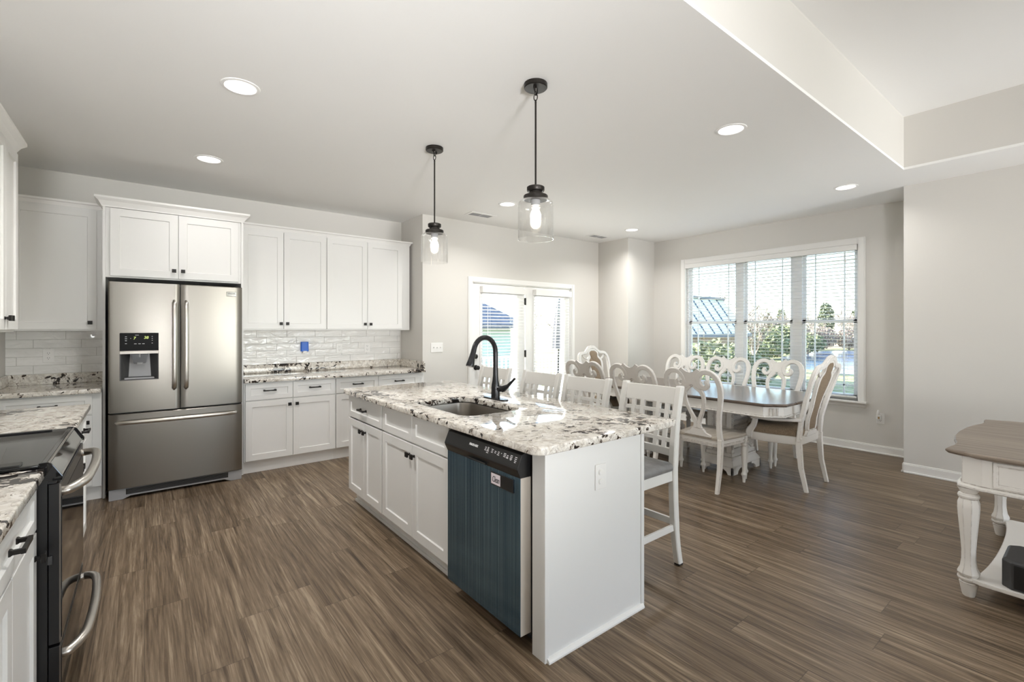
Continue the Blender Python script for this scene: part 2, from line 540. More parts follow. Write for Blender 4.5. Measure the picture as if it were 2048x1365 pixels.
for y0, y1 in units:
    for z0, z1, x in ((1.47, WZ1 - 0.03, XW + 0.085), (WZ0 + 0.03, 1.50, XW + 0.062)):
        mb = MB()
        r = 0.036
        mb.box(x, x + 0.02, y0, y0 + r, z0, z1).box(x, x + 0.02, y1 - r, y1, z0, z1)
        mb.box(x, x + 0.02, y0, y1, z0, z0 + r).box(x, x + 0.02, y0, y1, z1 - r, z1)
        a, b = y0 + r + 0.10, y1 - r - 0.10
        for yy in (a, b): mb.box(x + 0.006, x + 0.014, yy - 0.008, yy + 0.008, z0 + r, z1 - r)
        zz = z1 - r - 0.10 if z0 > 1 else z0 + r + 0.10
        mb.box(x + 0.006, x + 0.014, y0 + r, y1 - r, zz - 0.008, zz + 0.008)
        s = mb.build('sash', 'white_plastic', win)
        box(x + 0.008, x + 0.012, y0 + r, y1 - r, z0 + r, z1 - r).build('pane', 'window_glass', s)

def blind(name, label, u0, u1, ztop, zval, zbot, fn, cords, pitch=0.0425, tilt=0.10, stack=4):
    """fn(u, d, z): u along the blind, d towards the room"""
    root = thing(name, fn((u0 + u1) / 2, 0.03, zbot), label, 'window blind')
    def bx(mb, a, b, d0, d1, z0, z1):
        p, q = fn(a, d0, z0), fn(b, d1, z1)
        return mb.box(p[0], q[0], p[1], q[1], z0, z1)
    mb = bx(MB(), u0, u1, 0.062, 0.072, zval, ztop)
    bx(mb, u0, u0 + 0.01, 0.0, 0.062, zval, ztop); bx(mb, u1 - 0.01, u1, 0.0, 0.062, zval, ztop)
    mb.build('valance', 'trim_paint', root, bevel=0.003)
    bx(MB(), u0 + 0.015, u1 - 0.015, 0.004, 0.055, ztop - 0.05, ztop - 0.005).build('head_rail', 'vinyl_slat', root)
    mb = MB(); z = zval - 0.012
    zz = []
    while z > zbot + 0.035:
        zz.append(z); z -= pitch
    for z in zz:
        prof = [(-0.025, -0.025 * tilt), (0.0, 0.0015), (0.025, 0.025 * tilt), (0.025, 0.025 * tilt - 0.0028), (0.0, -0.0013), (-0.025, -0.025 * tilt - 0.0028)]
        mb.loft([[fn(a, 0.03 + d, z + h) for d, h in prof] for a in (u0 + 0.012, u1 - 0.012)])
    mb.build('slats', 'vinyl_slat', root)
    bx(MB(), u0 + 0.012, u1 - 0.012, 0.005, 0.055, zbot, zbot + 0.02).build('bottom_rail', 'vinyl_slat', root, bevel=0.003)
    mb = MB()
    for c in cords:
        for d in (0.004, 0.056):
            bx(mb, c - 0.001, c + 0.001, d - 0.0007, d + 0.0007, zbot + 0.01, zval)
    mb.build('ladder_cords', 'vinyl_slat', root)
    return root
wb = blind('window_blind', 'wide white horizontal slat blind filling the three-part dining window', WY0 + 0.012, WY1 - 0.012, WZ1 - 0.008, 2.30, WZ0 + 0.03,
           lambda u, d, z: (XW + 0.012 - d + 0.03, u, z), (1.9, 2.3, 2.6, 3.0, 3.3, 3.75))
yc = 1.93
MB().tube([(XW - 0.045, yc, 2.30), (XW - 0.047, yc, 1.6)], 0.0012, 6).lathe([(0.003, 0), (0.007, 0.012), (0.007, 0.03), (0.002, 0.045)], (XW - 0.047, yc, 1.56), 10).build('pull_cord', 'white_plastic', wb)
MB().tube([(XW - 0.045, yc - 0.04, 2.30), (XW - 0.047, yc - 0.04, 2.2)], 0.0012, 6).lathe([(0.003, 0), (0.007, 0.012), (0.007, 0.03), (0.002, 0.045)], (XW - 0.047, yc - 0.04, 2.16), 10).build('pull_cord', 'white_plastic', wb)

# ---- rear windows behind the camera
for k, (a, b) in enumerate(((2.25, 4.0), (4.3, 5.6))):
    mb = MB()
    for x0, x1, z0, z1 in ((a, a + 0.06, 0.6, 2.5), (b - 0.06, b, 0.6, 2.5), (a, b, 0.6, 0.66), (a, b, 2.44, 2.5), ((a + b) / 2 - 0.04, (a + b) / 2 + 0.04, 0.6, 2.5)):
        mb.box(x0, x1, -5.08, -5.03, z0, z1)
    struct('window_%d' % (k + 2), mb, 'trim_paint')

# ---- patio door: hinged leaf on the left, fixed leaf on the right
mb = MB()
jc = 0.062
for x0, x1, z0, z1 in ((DX0 - jc, DX0 + 0.004, 0, DZ + jc), (DX1 - 0.004, DX1 + jc, 0, DZ + jc), (DX0, DX1, DZ - 0.004, DZ + jc)):
    mb.box(x0, x1, YD - 0.018, YD, z0, z1)
    mb.box(x0 + 0.012, x1 - 0.012, YD - 0.026, YD - 0.018, z0, z1 - 0.01)
struct('trim_1', mb, 'trim_paint', bevel=0.003)
mb = MB().box(DX0, DX0 + 0.018, YD, YD + 0.12, 0, DZ).box(DX1 - 0.018, DX1, YD, YD + 0.12, 0, DZ).box(DX0, DX1, YD, YD + 0.12, DZ - 0.016, DZ).box(DX0, DX1, YD + 0.02, YD + 0.14, 0, 0.02)
struct('trim_2', mb, 'trim_paint')
def leaf(name, x0, x1, gx0, gx1):
    y0, y1 = YD + 0.008, YD + 0.052
    gz0, gz1 = 0.28, 1.86
    mb = MB().box(x0, gx0, y0, y1, 0.022, DZ - 0.02).box(gx1, x1, y0, y1, 0.022, DZ - 0.02).box(gx0, gx1, y0, y1, 0.022, gz0).box(gx0, gx1, y0, y1, gz1, DZ - 0.02)
    d = struct(name, mb, 'trim_paint', bevel=0.002)
    mb = MB()
    for a, b, c, e in ((gx0 - 0.025, gx0 + 0.012, gz0 - 0.025, gz1 + 0.025), (gx1 - 0.012, gx1 + 0.025, gz0 - 0.025, gz1 + 0.025), (gx0, gx1, gz0 - 0.025, gz0 + 0.012), (gx0, gx1, gz1 - 0.012, gz1 + 0.025)):
        mb.box(a, b, y0 - 0.01, y0, c, e)
    mb.build('glass_frame', 'trim_paint', d, bevel=0.003)
    p = box(gx0, gx1, y0 + 0.018, y0 + 0.024, gz0, gz1).build('pane', 'window_glass', d)
    return d, p
dl, _ = leaf('door_1', DX0 + 0.022, 4.246, 3.50, 4.08)
dr, _ = leaf('door_2', 4.262, DX1 - 0.022, 4.425, 4.99)
for z in (1.78, 1.04, 0.25):
    box(4.238, 4.268, YD - 0.001, YD + 0.012, z - 0.05, z + 0.05).build('hinge', 'black_metal', dl, bevel=0.002)
kx = 3.412
MB().lathe([(0.001, 0), (0.031, 0), (0.031, -0.01), (0.022, -0.016), (0.016, -0.018), (0.014, -0.03), (0.001, -0.031)], (kx, YD + 0.008, 1.03), 24, 'y').build('deadbolt', 'black_metal', dl, smooth=40)
MB().lathe([(0.001, 0), (0.034, 0), (0.034, -0.008), (0.014, -0.012), (0.012, -0.035), (0.026, -0.045), (0.028, -0.06), (0.018, -0.07), (0.001, -0.072)], (kx, YD + 0.008, 0.885), 24, 'y').build('door_knob', 'black_metal', dl, smooth=40)
fy = lambda u, d, z: (u, YD + 0.002 - d, z)
blind('window_blind', 'white slat blind on the left patio door leaf, the one with the black knob', 3.475, 4.205, 1.955, 1.87, 0.16, fy, (3.6, 4.05), stack=0)
blind('window_blind', 'white slat blind on the right patio door leaf, nearest the room corner', 4.395, 5.115, 1.955, 1.87, 0.16, fy, (4.52, 4.98), stack=0)

# ================================================================== CEILING FIXTURES
lights = [(0.431, 3.061, 'recessed ceiling light nearest the camera on the left, over the aisle'),
          (0.413, 4.53, 'recessed ceiling light just in front of the refrigerator'),
          (3.2, 1.62, 'recessed ceiling light to the right of the nearer pendant'),
          (5.39, 1.59, 'recessed ceiling light in front of the dining window beside the beam corner'),
          (3.17, 4.126, 'recessed ceiling light behind the nearer pendant, above the patio door'),
          (5.37, 4.128, 'small recessed ceiling light by the wall corner left of the window')]
first = None
for x, y, lab in lights:
    if first is None:
        first = thing('recessed_light', (x, y, H), lab, 'ceiling light', 'recessed lights in the kitchen ceiling')
        MB().lathe([(0.079, -0.001), (0.082, -0.006), (0.098, -0.004), (0.101, 0.0), (0.079, 0.0)], (x, y, H), 40, cap=False).build('trim_ring', 'ceiling_paint', first, smooth=40)
        MB().lathe([(0.080, -0.0015), (0.04, -0.003), (0.0, -0.0035)], (x, y, H), 40, cap=False).build('lens', 'lamp_lens', first, smooth=60)
    else: dup(first, (x, y, H), 0, lab)
    lamp('AREA', 'recessed_lamp', (x, y, H - 0.006), 4 if x < 1 and y > 4 else 5 if y < 2 else 18 if x < 1 else 15, (1.0, 0.975, 0.94), rot=(0, 0, 0), size=0.14, spread=radians(145))
for x, y, lab in ((3.213, 4.719, 'white slotted air vent in the ceiling above the patio door'), (5.351, 4.734, 'white slotted air vent in the ceiling by the room corner, farther from the camera')):
    v = thing('air_vent', (x, y, H), lab, 'air vent', 'ceiling air vents')
    mb = MB().box(x - 0.18, x + 0.18, y - 0.09, y - 0.055, H - 0.008, H).box(x - 0.18, x + 0.18, y + 0.055, y + 0.09, H - 0.008, H).box(x - 0.18, x - 0.145, y - 0.055, y + 0.055, H - 0.008, H).box(x + 0.145, x + 0.18, y - 0.055, y + 0.055, H - 0.008, H).box(x - 0.006, x + 0.006, y - 0.055, y + 0.055, H - 0.008, H)
    mb.build('frame', 'white_plastic', v, bevel=0.003)
    box(x - 0.145, x + 0.145, y - 0.055, y + 0.055, H - 0.0015, H).build('duct', 'dark_grey_plastic', v)
    mb = MB()
    for k in range(22):
        xx = x - 0.138 + 0.276 * k / 21
        mb.loft([[(xx - 0.005, yy, H - 0.002), (xx + 0.003, yy, H - 0.008), (xx + 0.0045, yy, H - 0.0075), (xx - 0.0035, yy, H - 0.0015)] for yy in (y - 0.055, y + 0.055)])
    mb.build('louvres', 'grey_plastic', v)

def pendant(x, y, lab):
    p = thing('pendant_light', (x, y, H), lab, 'pendant light', 'pendant lights over the island')
    MB().lathe([(0.0, 0), (0.066, 0), (0.066, -0.022), (0.062, -0.026), (0.0, -0.027)], (x, y, H), 40).build('canopy', 'pendant_bronze', p, smooth=40)
    for a in (0.6, 0.6 + pi):
        MB().lathe([(0.0, -0.026), (0.005, -0.026), (0.005, -0.038), (0.0, -0.039)], (x + 0.032 * cos(a), y + 0.032 * sin(a), H), 10).build('screw', 'pendant_bronze', p)
    mb = MB().lathe([(0.0, -0.026), (0.012, -0.026), (0.009, -0.038), (0.005, -0.045), (0.0, -0.045)], (x, y, H), 16)
    for k, (zc, rx, ph) in enumerate(((-0.052, 0.009, 0), (-0.074, 0.011, pi / 2))):
        ring = [(x + rx * cos(a) * cos(ph + 0.4), y + rx * cos(a) * sin(ph + 0.4), H + zc + (0.011 if k == 0 else 0.02) * sin(a)) for a in [2 * pi * j / 20 for j in range(21)]]
        mb.tube(ring, 0.0028, 8)
    mb.build('chain', 'pendant_bronze', p, smooth=50)
    MB().lathe([(0.0, -0.088), (0.005, -0.09), (0.006, -0.105), (0.0055, -0.11), (0.0055, -0.585), (0.0, -0.585)], (x, y, H), 14).build('rod', 'pendant_bronze', p, smooth=50)
    z = H - 0.582
    MB().lathe([(0.0, 0.004), (0.045, 0.002), (0.05, -0.002), (0.05, -0.02), (0.046, -0.026), (0.036, -0.027), (0.036, -0.033), (0.04, -0.036), (0.04, -0.046), (0.066, -0.048), (0.069, -0.052), (0.069, -0.071), (0.066, -0.074), (0.0, -0.074)], (x, y, z), 40).build('cap', 'pendant_bronze', p, smooth=35)
    g = MB().lathe([(0.066, -0.073), (0.088, -0.078), (0.099, -0.092), (0.1015, -0.11), (0.1015, -0.297), (0.0985, -0.297), (0.0985, -0.11), (0.096, -0.094), (0.086, -0.081), (0.064, -0.076)], (x, y, z), 48, cap=False).build('glass_shade', 'pendant_glass', p, smooth=50)
    MB().lathe([(0.0, -0.074), (0.026, -0.074), (0.026, -0.104), (0.02, -0.107), (0.0, -0.107)], (x, y, z), 24).build('socket', 'grey_plastic', p, smooth=40)
    MB().lathe([(0.0, -0.107), (0.013, -0.107), (0.017, -0.125), (0.026, -0.142), (0.031, -0.16), (0.030, -0.176), (0.022, -0.192), (0.01, -0.2), (0.0, -0.201)], (x, y, z), 24).build('bulb', 'bulb_glow', p, smooth=60)
    lamp('POINT', 'pendant_lamp', (x, y, z - 0.16), 8, (1.0, 0.88, 0.72), size=0.032)
    return p
pendant(1.738, 2.0, 'glass jar pendant light on a dark rod, the nearer and larger one')
pendant(1.744, 3.184, 'glass jar pendant light on a dark rod, the farther one left by the cabinets')

# stands and cans of the fill lamps, added out of view behind the camera
for (lx, ly, lz), la, le, ls in CEILING_FILLS:
    o = thing('added_fill_lamp', (lx, ly, 0), 'unseen black fill lamp with a tilted can, added behind the camera', 'floor lamp', 'unseen fill lamps behind the camera')
    MB().lathe([(0.0, 0.0), (0.14, 0.0), (0.14, 0.02), (0.015, 0.03), (0.015, lz - 0.22), (0.0, lz - 0.22)], (lx, ly - 0.1, 0), 24).build('stand', 'black_metal', o)
    a = Vector(la).normalized(); p = Vector((lx, ly, lz))
    MB().tube([p - a * 0.30, p - a * 0.2, p - a * 0.012], [0.14, 0.38, 0.43], 32).build('can', 'black_metal', o)
# ================================================================== CABINETS
FACES = {'-y': lambda u, d, z, p: (u, p - d, z), '-x': lambda u, d, z, p: (p - d, u, z), '+x': lambda u, d, z, p: (p + d, u, z)}
def fbox(mb, f, p, u0, u1, d0, d1, z0, z1):
    a, b = FACES[f](u0, d0, z0, p), FACES[f](u1, d1, z1, p)
    return mb.box(a[0], b[0], a[1], b[1], z0, z1)
def shaker(name, parent, f, p, u0, u1, z0, z1, rail=0.058, th=0.02, rec=0.009):
    """a framed door or drawer front with a sunk panel; p is the carcass face"""
    F = FACES[f]
    def rect(a, d): return [F(u0 + a, d, z0 + a, p), F(u1 - a, d, z0 + a, p), F(u1 - a, d, z1 - a, p), F(u0 + a, d, z1 - a, p)]
    rail = min(rail, (z1 - z0) * 0.28)
    mb = MB().loft([rect(0, 0.001), rect(0, th - 0.0015), rect(0.0015, th), rect(rail, th), rect(rail + 0.0035, th - rec), rect((min(u1 - u0, z1 - z0)) / 2 - 0.001, th - rec)])
    return mb.build(name, 'cabinet_paint', parent)
def knob(parent, f, p, u, z, th=0.02):
    F = FACES[f]
    mb = MB()
    rings = []
    for d, s in ((th, 0.008), (th + 0.003, 0.008), (th + 0.005, 0.0055), (th + 0.014, 0.0055), (th + 0.017, 0.0145), (th + 0.026, 0.0155), (th + 0.028, 0.0135)):
        rings.append([F(u - s, d, z - s, p), F(u + s, d, z - s, p), F(u + s, d, z + s, p), F(u - s, d, z + s, p)])
    return mb.loft(rings).build('knob', 'black_metal', parent)
def pull(parent, f, p, u, z, half=0.055, th=0.02):
    F = FACES[f]
    mb = MB()
    for s in (-1, 1):
        c = u + s * (half - 0.007)
        rings = []
        for d, w in ((th, 0.0085), (th + 0.004, 0.0085), (th + 0.008, 0.006), (th + 0.026, 0.006), (th + 0.032, 0.006)):
            rings.append([F(c - w, d, z - w, p), F(c + w, d, z - w, p), F(c + w, d, z + w, p), F(c - w, d, z + w, p)])
        mb.loft(rings)
    a, b = u - half, u + half
    rings = []
    for q, w in ((a, 0.0068), (a + 0.015, 0.0062), (u, 0.0052), (b - 0.015, 0.0062), (b, 0.0068)):
        rings.append([F(q, th + 0.024, z - w, p), F(q, th + 0.034, z - w, p), F(q, th + 0.034, z + w, p), F(q, th + 0.024, z + w, p)])
    mb.loft(rings)
    return mb.build('handle', 'black_metal', parent)
def crown(mb, pts, z0, z1, proj, inner=0.0):
    """pts: plan polyline of the carcass edge with outward offset directions"""
    prof = [(0.0, z0), (0.006, z0), (0.008, z0 + 0.008), (proj * 0.55, z0 + (z1 - z0) * 0.55), (proj, z1 - 0.016), (proj, z1), (-0.02, z1), (-0.02, z0)]
    rings = [[(x + ox * d, y + oy * d, z) for d, z in prof] for x, y, ox, oy in pts]
    return mb.loft(rings)

BF, UF, CF = 5.08, 5.40, 5.12        # carcass faces: base, upper, refrigerator cabinet
# ---- base cabinets right of the refrigerator
def base_cab(x0, x1, doors, lab, fill0=0.0, fill1=0.0):
    c = thing('base_cabinet', ((x0 + x1) / 2, YB, 0), lab, 'cabinet', 'base cabinets on the back wall')
    MB().box(x0, x1, BF, YB - 0.002, 0.115, 0.876).box(x0, x1, BF + 0.06, YB - 0.002, 0, 0.115).build('body', 'cabinet_paint', c)
    box(x0, x1, BF + 0.045, BF + 0.06, 0.0, 0.112).build('toe_kick', 'trim_paint', c)
    for a, b in doors:
        d = shaker('drawer', c, '-y', BF, a, b, 0.708, 0.864, 0.045)
        pull(d, '-y', BF, (a + b) / 2, 0.795)
    for k, (a, b) in enumerate(doors):
        d = shaker('door', c, '-y', BF, a, b, 0.128, 0.698)
        knob(d, '-y', BF, b - 0.032 if k == 0 else a + 0.032, 0.645)
    return c
base_cab(0.742, 1.5935, ((0.752, 1.171), (1.175, 1.590)), 'white base cabinet with two drawers over two doors, right beside the refrigerator')
base_cab(1.5945, 2.638, ((1.599, 2.062), (2.066, 2.56)), 'white base cabinet right of the cabinet beside the refrigerator, partly behind the island')
# ---- upper cabinets
def upper_cab(x0, x1, doors, knobs, lab, group='upper cabinets on the back wall'):
    c = thing('wall_cabinet', ((x0 + x1) / 2, YB, 1.375), lab, 'cabinet', group)
    box(x0, x1, UF, YB - 0.002, 1.378, 2.44).build('body', 'cabinet_paint', c)
    for (a, b), kx in zip(doors, knobs):
        d = shaker('door', c, '-y', UF, a, b, 1.392, 2.41)
        if kx is not None: knob(d, '-y', UF, kx, 1.448)
    return c
u = upper_cab(0.742, 1.5955, ((0.765, 1.155), (1.159, 1.591)), (1.128, 1.19), 'white two-door wall cabinet right beside the refrigerator cabinet')
crown(MB(), [(0.742, UF, 0, -1), (1.5955, UF, 0, -1)], 2.425, 2.472, 0.03).build('crown', 'trim_paint', u)
u = upper_cab(1.5965, 2.605, ((1.602, 2.06), (2.064, 2.50)), (2.028, 2.096), 'white two-door wall cabinet at the right end, next to the wall corner')
crown(MB(), [(1.5965, UF, 0, -1), (2.605, UF, 1, -1), (2.605, YB - 0.002, 1, 0)], 2.425, 2.472, 0.03).build('crown', 'trim_paint', u)
u = upper_cab(-0.918, -0.274, ((-0.845, -0.325),), (-0.366,), 'white single-door wall cabinet left of the refrigerator cabinet')
crown(MB(), [(-0.918, UF, 0, -1), (-0.274, UF, 0, -1)], 2.425, 2.472, 0.03).build('crown', 'trim_paint', u)
# ---- base cabinet in the left corner
c = thing('base_cabinet', (-0.6, YB, 0), 'white base cabinet left of the refrigerator, mostly hidden by the stove counter', 'cabinet', 'base cabinets on the back wall')
MB().box(-0.918, -0.276, BF, YB - 0.002, 0.115, 0.876).box(-0.918, -0.276, BF + 0.06, YB - 0.002, 0, 0.115).build('body', 'cabinet_paint', c)
box(-0.918, -0.276, BF + 0.045, BF + 0.06, 0.0, 0.112).build('toe_kick', 'trim_paint', c)
d = shaker('drawer', c, '-y', BF, -0.86, -0.333, 0.708, 0.864, 0.045); pull(d, '-y', BF, -0.59, 0.793)
d = shaker('door', c, '-y', BF, -0.86, -0.333, 0.128, 0.698); knob(d, '-y', BF, -0.362, 0.645)
# ---- cabinet around the refrigerator
c = thing('refrigerator_cabinet', (0.235, YB, 0), 'white two-door cabinet with crown moulding built over and beside the refrigerator', 'cabinet')
box(-0.254, 0.723, CF, YB - 0.002, 1.825, 2.43).build('body', 'cabinet_paint', c)
box(-0.272, -0.2545, CF - 0.02, YB - 0.002, 0, 2.43).build('side_panel', 'cabinet_paint', c)
box(0.7235, 0.741, CF - 0.02, YB - 0.002, 0, 2.43).build('side_panel', 'cabinet_paint', c)
for a, b, kx in ((-0.226, 0.234, 0.204), (0.238, 0.700, 0.269)):
    d = shaker('door', c, '-y', CF, a, b, 1.838, 2.40, 0.062); knob(d, '-y', CF, kx, 1.905)
crown(MB(), [(-0.272, UF - 0.04, -1, 0), (-0.272, CF - 0.02, -1, -1), (0.741, CF - 0.02, 1, -1), (0.741, UF - 0.04, 1, 0)], 2.405, 2.485, 0.05).build('crown', 'trim_paint', c)

# ---- left run: stove wall
LF = -0.312                                                  # carcass face
def left_base(y0, y1, cols, lab, wide=None):
    c = thing('base_cabinet', (XL, (y0 + y1) / 2, 0), lab, 'cabinet', 'base cabinets beside the stove')
    MB().box(XL + 0.002, LF, y0, y1, 0.115, 0.876).box(XL + 0.002, LF - 0.06, y0, y1, 0, 0.115).build('body', 'cabinet_paint', c)
    box(LF - 0.06, LF - 0.045, y0, y1, 0, 0.112).build('toe_kick', 'trim_paint', c)
    for a, b in ([wide] if wide else [(a, b) for a, b, _ in cols]):
        d = shaker('drawer', c, '+x', LF, a, b, 0.708, 0.864, 0.045); pull(d, '+x', LF, (a + b) / 2, 0.785)
    for a, b, kn in cols:
        d = shaker('door', c, '+x', LF, a, b, 0.128, 0.698); knob(d, '+x', LF, kn, 0.62)
    return c
left_base(3.056, 4.03, ((3.07, 3.54, 3.51), (3.545, 4.02, 3.575)), 'white base cabinet beyond the stove with black pulls, seen edge-on')
left_base(1.42, 2.286, ((1.53, 1.898, 1.565), (1.902, 2.274, 2.238)), 'white base cabinet with black pulls in front of the stove, at the lower left corner', (1.53, 2.274))
# ---- left upper cabinet
c = thing('wall_cabinet', (XL, 3.69, 1.375), 'white wall cabinet at the left picture edge above the stove counter, seen edge-on', 'cabinet')
box(XL + 0.002, -0.61, 3.36, 4.0, 1.378, 2.46).build('body', 'cabinet_paint', c)
for a, b, ky in ((3.37, 3.678, 3.65), (3.682, 3.99, 3.71)):
    d = shaker('door', c, '+x', -0.61, a, b, 1.392, 2.43); knob(d, '+x', -0.61, ky, 1.455)
crown(MB(), [(-0.61, 3.36, 1, 0), (-0.61, 4.0, 1, 1), (XL + 0.002, 4.0, 0, 1)], 2.43, 2.515, 0.05).build('crown', 'trim_paint', c)

# ================================================================== COUNTERTOPS
def slab(mb, outer, z0, z1, hole=None, bev=0.007):
    bm = bmesh.new()
    loops = [outer] + ([hole] if hole else [])
    edges = []
    for lp in loops:
        vs = [bm.verts.new((x, y, z1)) for x, y in lp]
        for i in range(len(vs)): edges.append(bm.edges.new((vs[i], vs[(i + 1) % len(vs)])))
    r = bmesh.ops.triangle_fill(bm, edges=edges, use_beauty=True, use_dissolve=False)
    fs = [g for g in r['geom'] if isinstance(g, bmesh.types.BMFace)]
    for f in bm.faces:
        f.normal_update()
        if f.normal.z < 0: f.normal_flip()
    ex = bmesh.ops.extrude_face_region(bm, geom=list(bm.faces))
    nv = [g for g in ex['geom'] if isinstance(g, bmesh.types.BMVert)]
    bmesh.ops.translate(bm, verts=nv, vec=(0, 0, z0 - z1))
    bmesh.ops.recalc_face_normals(bm, faces=bm.faces)
    es = [e for e in bm.edges if len(e.link_faces) == 2 and abs(e.verts[0].co.z - e.verts[1].co.z) < 1e-6 and abs(e.link_faces[0].normal.dot(e.link_faces[1].normal)) < 0.3]
    if bev: bmesh.ops.bevel(bm, geom=es, offset=bev, segments=3, profile=0.5, affect='EDGES')
    bm.verts.index_update()
    mb.add([v.co for v in bm.verts], [[v.index for v in f.verts] for f in bm.faces])
    bm.free()
    return mb
CZ0, CZ1 = 0.878, 0.914
ct = slab(MB(), rrect(0.742, 2.638, 5.02, YB - 0.001, 0.01), CZ0, CZ1)
ct = ct.build('countertop', 'granite', None, smooth=40)
tag(ct, 'speckled granite countertop on the back wall between the refrigerator and the wall corner', 'countertop')
MB().box(0.742, 2.62, YB - 0.021, YB - 0.001, CZ1, 1.004).box(2.618, 2.639, 5.05, YB - 0.001, CZ1, 1.004).build('backsplash_strip', 'granite', ct, bevel=0.003)
ct = slab(MB(), rrect(XL + 0.001, -0.276, 5.02, YB - 0.001, 0.01), CZ0, CZ1).build('countertop', 'granite', None, smooth=40)
tag(ct, 'speckled granite countertop in the back left corner beside the refrigerator', 'countertop')
MB().box(XL + 0.02, -0.276, YB - 0.021, YB - 0.001, CZ1, 1.004).box(XL + 0.001, XL + 0.021, 5.03, YB - 0.001, CZ1, 1.004).build('backsplash_strip', 'granite', ct, bevel=0.003)
LE = -0.272
ct = slab(MB(), rrect(XL + 0.001, LE, 3.056, 4.05, 0.015), CZ0, CZ1).build('countertop', 'granite', None, smooth=40)
tag(ct, 'grey streaked granite countertop just beyond the stove', 'countertop')
ct = slab(MB(), rrect(XL + 0.001, LE, 1.40, 2.288, 0.015), CZ0, CZ1).build('countertop', 'granite', None, smooth=40)
tag(ct, 'grey streaked granite countertop in front of the stove, cut by the left picture edge', 'countertop')

# ---- tiled backsplash: long glossy tiles laid with a third offset
def tiles(name, lab, x0, x1, phase):
    root = thing(name, ((x0 + x1) / 2, YB, 1.004), lab, 'backsplash')
    box(x0, x1, YB - 0.004, YB - 0.0005, 1.004, 1.376).build('grout', 'grout', root)
    mb = MB()
    rows, w, h = 5, 0.305, 0.0744
    for r in range(rows):
        z1 = 1.376 - r * h; z0 = z1 - h
        off = (r % 3) * w / 3
        x = phase + off - 4 * w
        while x < x1:
            a, b = max(x + 0.001, x0), min(x + w - 0.001, x1)
            if b - a > 0.006:
                yb, yf = YB - 0.003, YB - 0.0095
                mb.loft([[(a, yb, z0 + 0.001), (b, yb, z0 + 0.001), (b, yb, z1 - 0.001), (a, yb, z1 - 0.001)],
                         [(a, yf + 0.0015, z0 + 0.001), (b, yf + 0.0015, z0 + 0.001), (b, yf + 0.0015, z1 - 0.001), (a, yf + 0.0015, z1 - 0.001)],
                         [(a + 0.0015, yf, z0 + 0.0025), (b - 0.0015, yf, z0 + 0.0025), (b - 0.0015, yf, z1 - 0.0025), (a + 0.0015, yf, z1 - 0.0025)]])
            x += w
    mb.build('tiles', 'gloss_tile', root)
    return root
tiles('tile_backsplash', 'glossy white long-tile backsplash behind the counter right of the refrigerator', 0.742, 2.618, 0.95)
tiles('tile_backsplash', 'grey-white long-tile backsplash in the left corner behind the outlet', XL + 0.001, -0.276, -0.854)

# ---- outlets, switch, blue dispenser
def outlet(f, p, u, z, lab, slots=True, plug=False, mat='white_plastic', group='wall outlets'):
    F = FACES[f]
    o = thing('wall_outlet', F(u, 0, z, p), lab, 'outlet', group)
    fbox(MB(), f, p, u - 0.036, u + 0.036, 0.0, 0.006, z - 0.058, z + 0.058).build('plate', mat, o, bevel=0.0025)
    for dz in (-0.021, 0.021):
        mb = MB()
        pts = [(0.017 * cos(a), min(0.0135, max(-0.0135, 0.017 * sin(a)))) for a in [2 * pi * k / 28 for k in range(28)]]
        mb.prism(pts, lambda a, b, d: F(u + a, d, z + dz + b, p), 0.005, 0.0085)
        r = mb.build('receptacle', mat, o)
        mb = MB()
        if not slots:
            MB().prism([(0.0155 * cos(2 * pi * k / 24), 0.0125 * sin(2 * pi * k / 24)) for k in range(24)], lambda a, b, d: F(u + a, d, z + dz + b, p), 0.0086, 0.0115).build('safety_cap', mat, r, bevel=0.001)
            continue
        for a in (-0.0065, 0.0065): fbox(mb, f, p, u + a - 0.0012, u + a + 0.0012, 0.0085, 0.009, z + dz - 0.001, z + dz + 0.008)
        fbox(mb, f, p, u - 0.0025, u + 0.0025, 0.0085, 0.009, z + dz - 0.010, z + dz - 0.006)
        mb.build('slots', 'mark_dark', r)
    return o
TF = YB - 0.0095
outlet('-y', TF, -0.658, 1.16, 'almond outlet on the grey tile in the left corner')
outlet('-y', TF, 1.837, 1.16, 'outlet on the white tile, the one nearer the blue dispenser')
outlet('-y', TF, 2.178, 1.158, 'outlet on the white tile, the one nearer the wall corner')
outlet('-x', XW, 1.572, 0.393, 'outlet low on the wall right of the dining window with a night light plugged in')
nl = thing('night_light', (XW - 0.01, 1.585, 0.40), 'small white plug-in night light in the outlet under the dining window', 'night light')
MB().box(XW - 0.04, XW - 0.0095, 1.562, 1.605, 0.385, 0.435).build('body', 'white_plastic', nl, bevel=0.005)
MB().lathe([(0.0, 0.0), (0.012, 0.002), (0.015, 0.02), (0.012, 0.045), (0.006, 0.06), (0.0, 0.062)], (XW - 0.028, 1.587, 0.43), 16).build('shade', 'white_plastic', nl, smooth=50)
box(XW - 0.0415, XW - 0.0395, 1.572, 1.588, 0.393, 0.417).build('sensor', 'brass', nl)
s = thing('light_switch', (2.833, YD, 1.162), 'white three-toggle light switch on the wall left of the patio door', 'light switch')
fbox(MB(), '-y', YD, 2.75, 2.916, 0, 0.006, 1.104, 1.22).build('plate', 'white_plastic', s, bevel=0.0025)
for k in (-1, 0, 1):
    x = 2.833 + k * 0.046
    MB().box(x - 0.005, x + 0.005, YD - 0.007, YD - 0.005, 1.149, 1.175).prism([(0, -0.008), (-0.016, 0.003), (-0.014, 0.009), (0, 0.006)], lambda a, b, d: (d, YD - 0.005 + a, 1.162 + b), x - 0.0035, x + 0.0035).build('toggle', 'white_plastic', s)
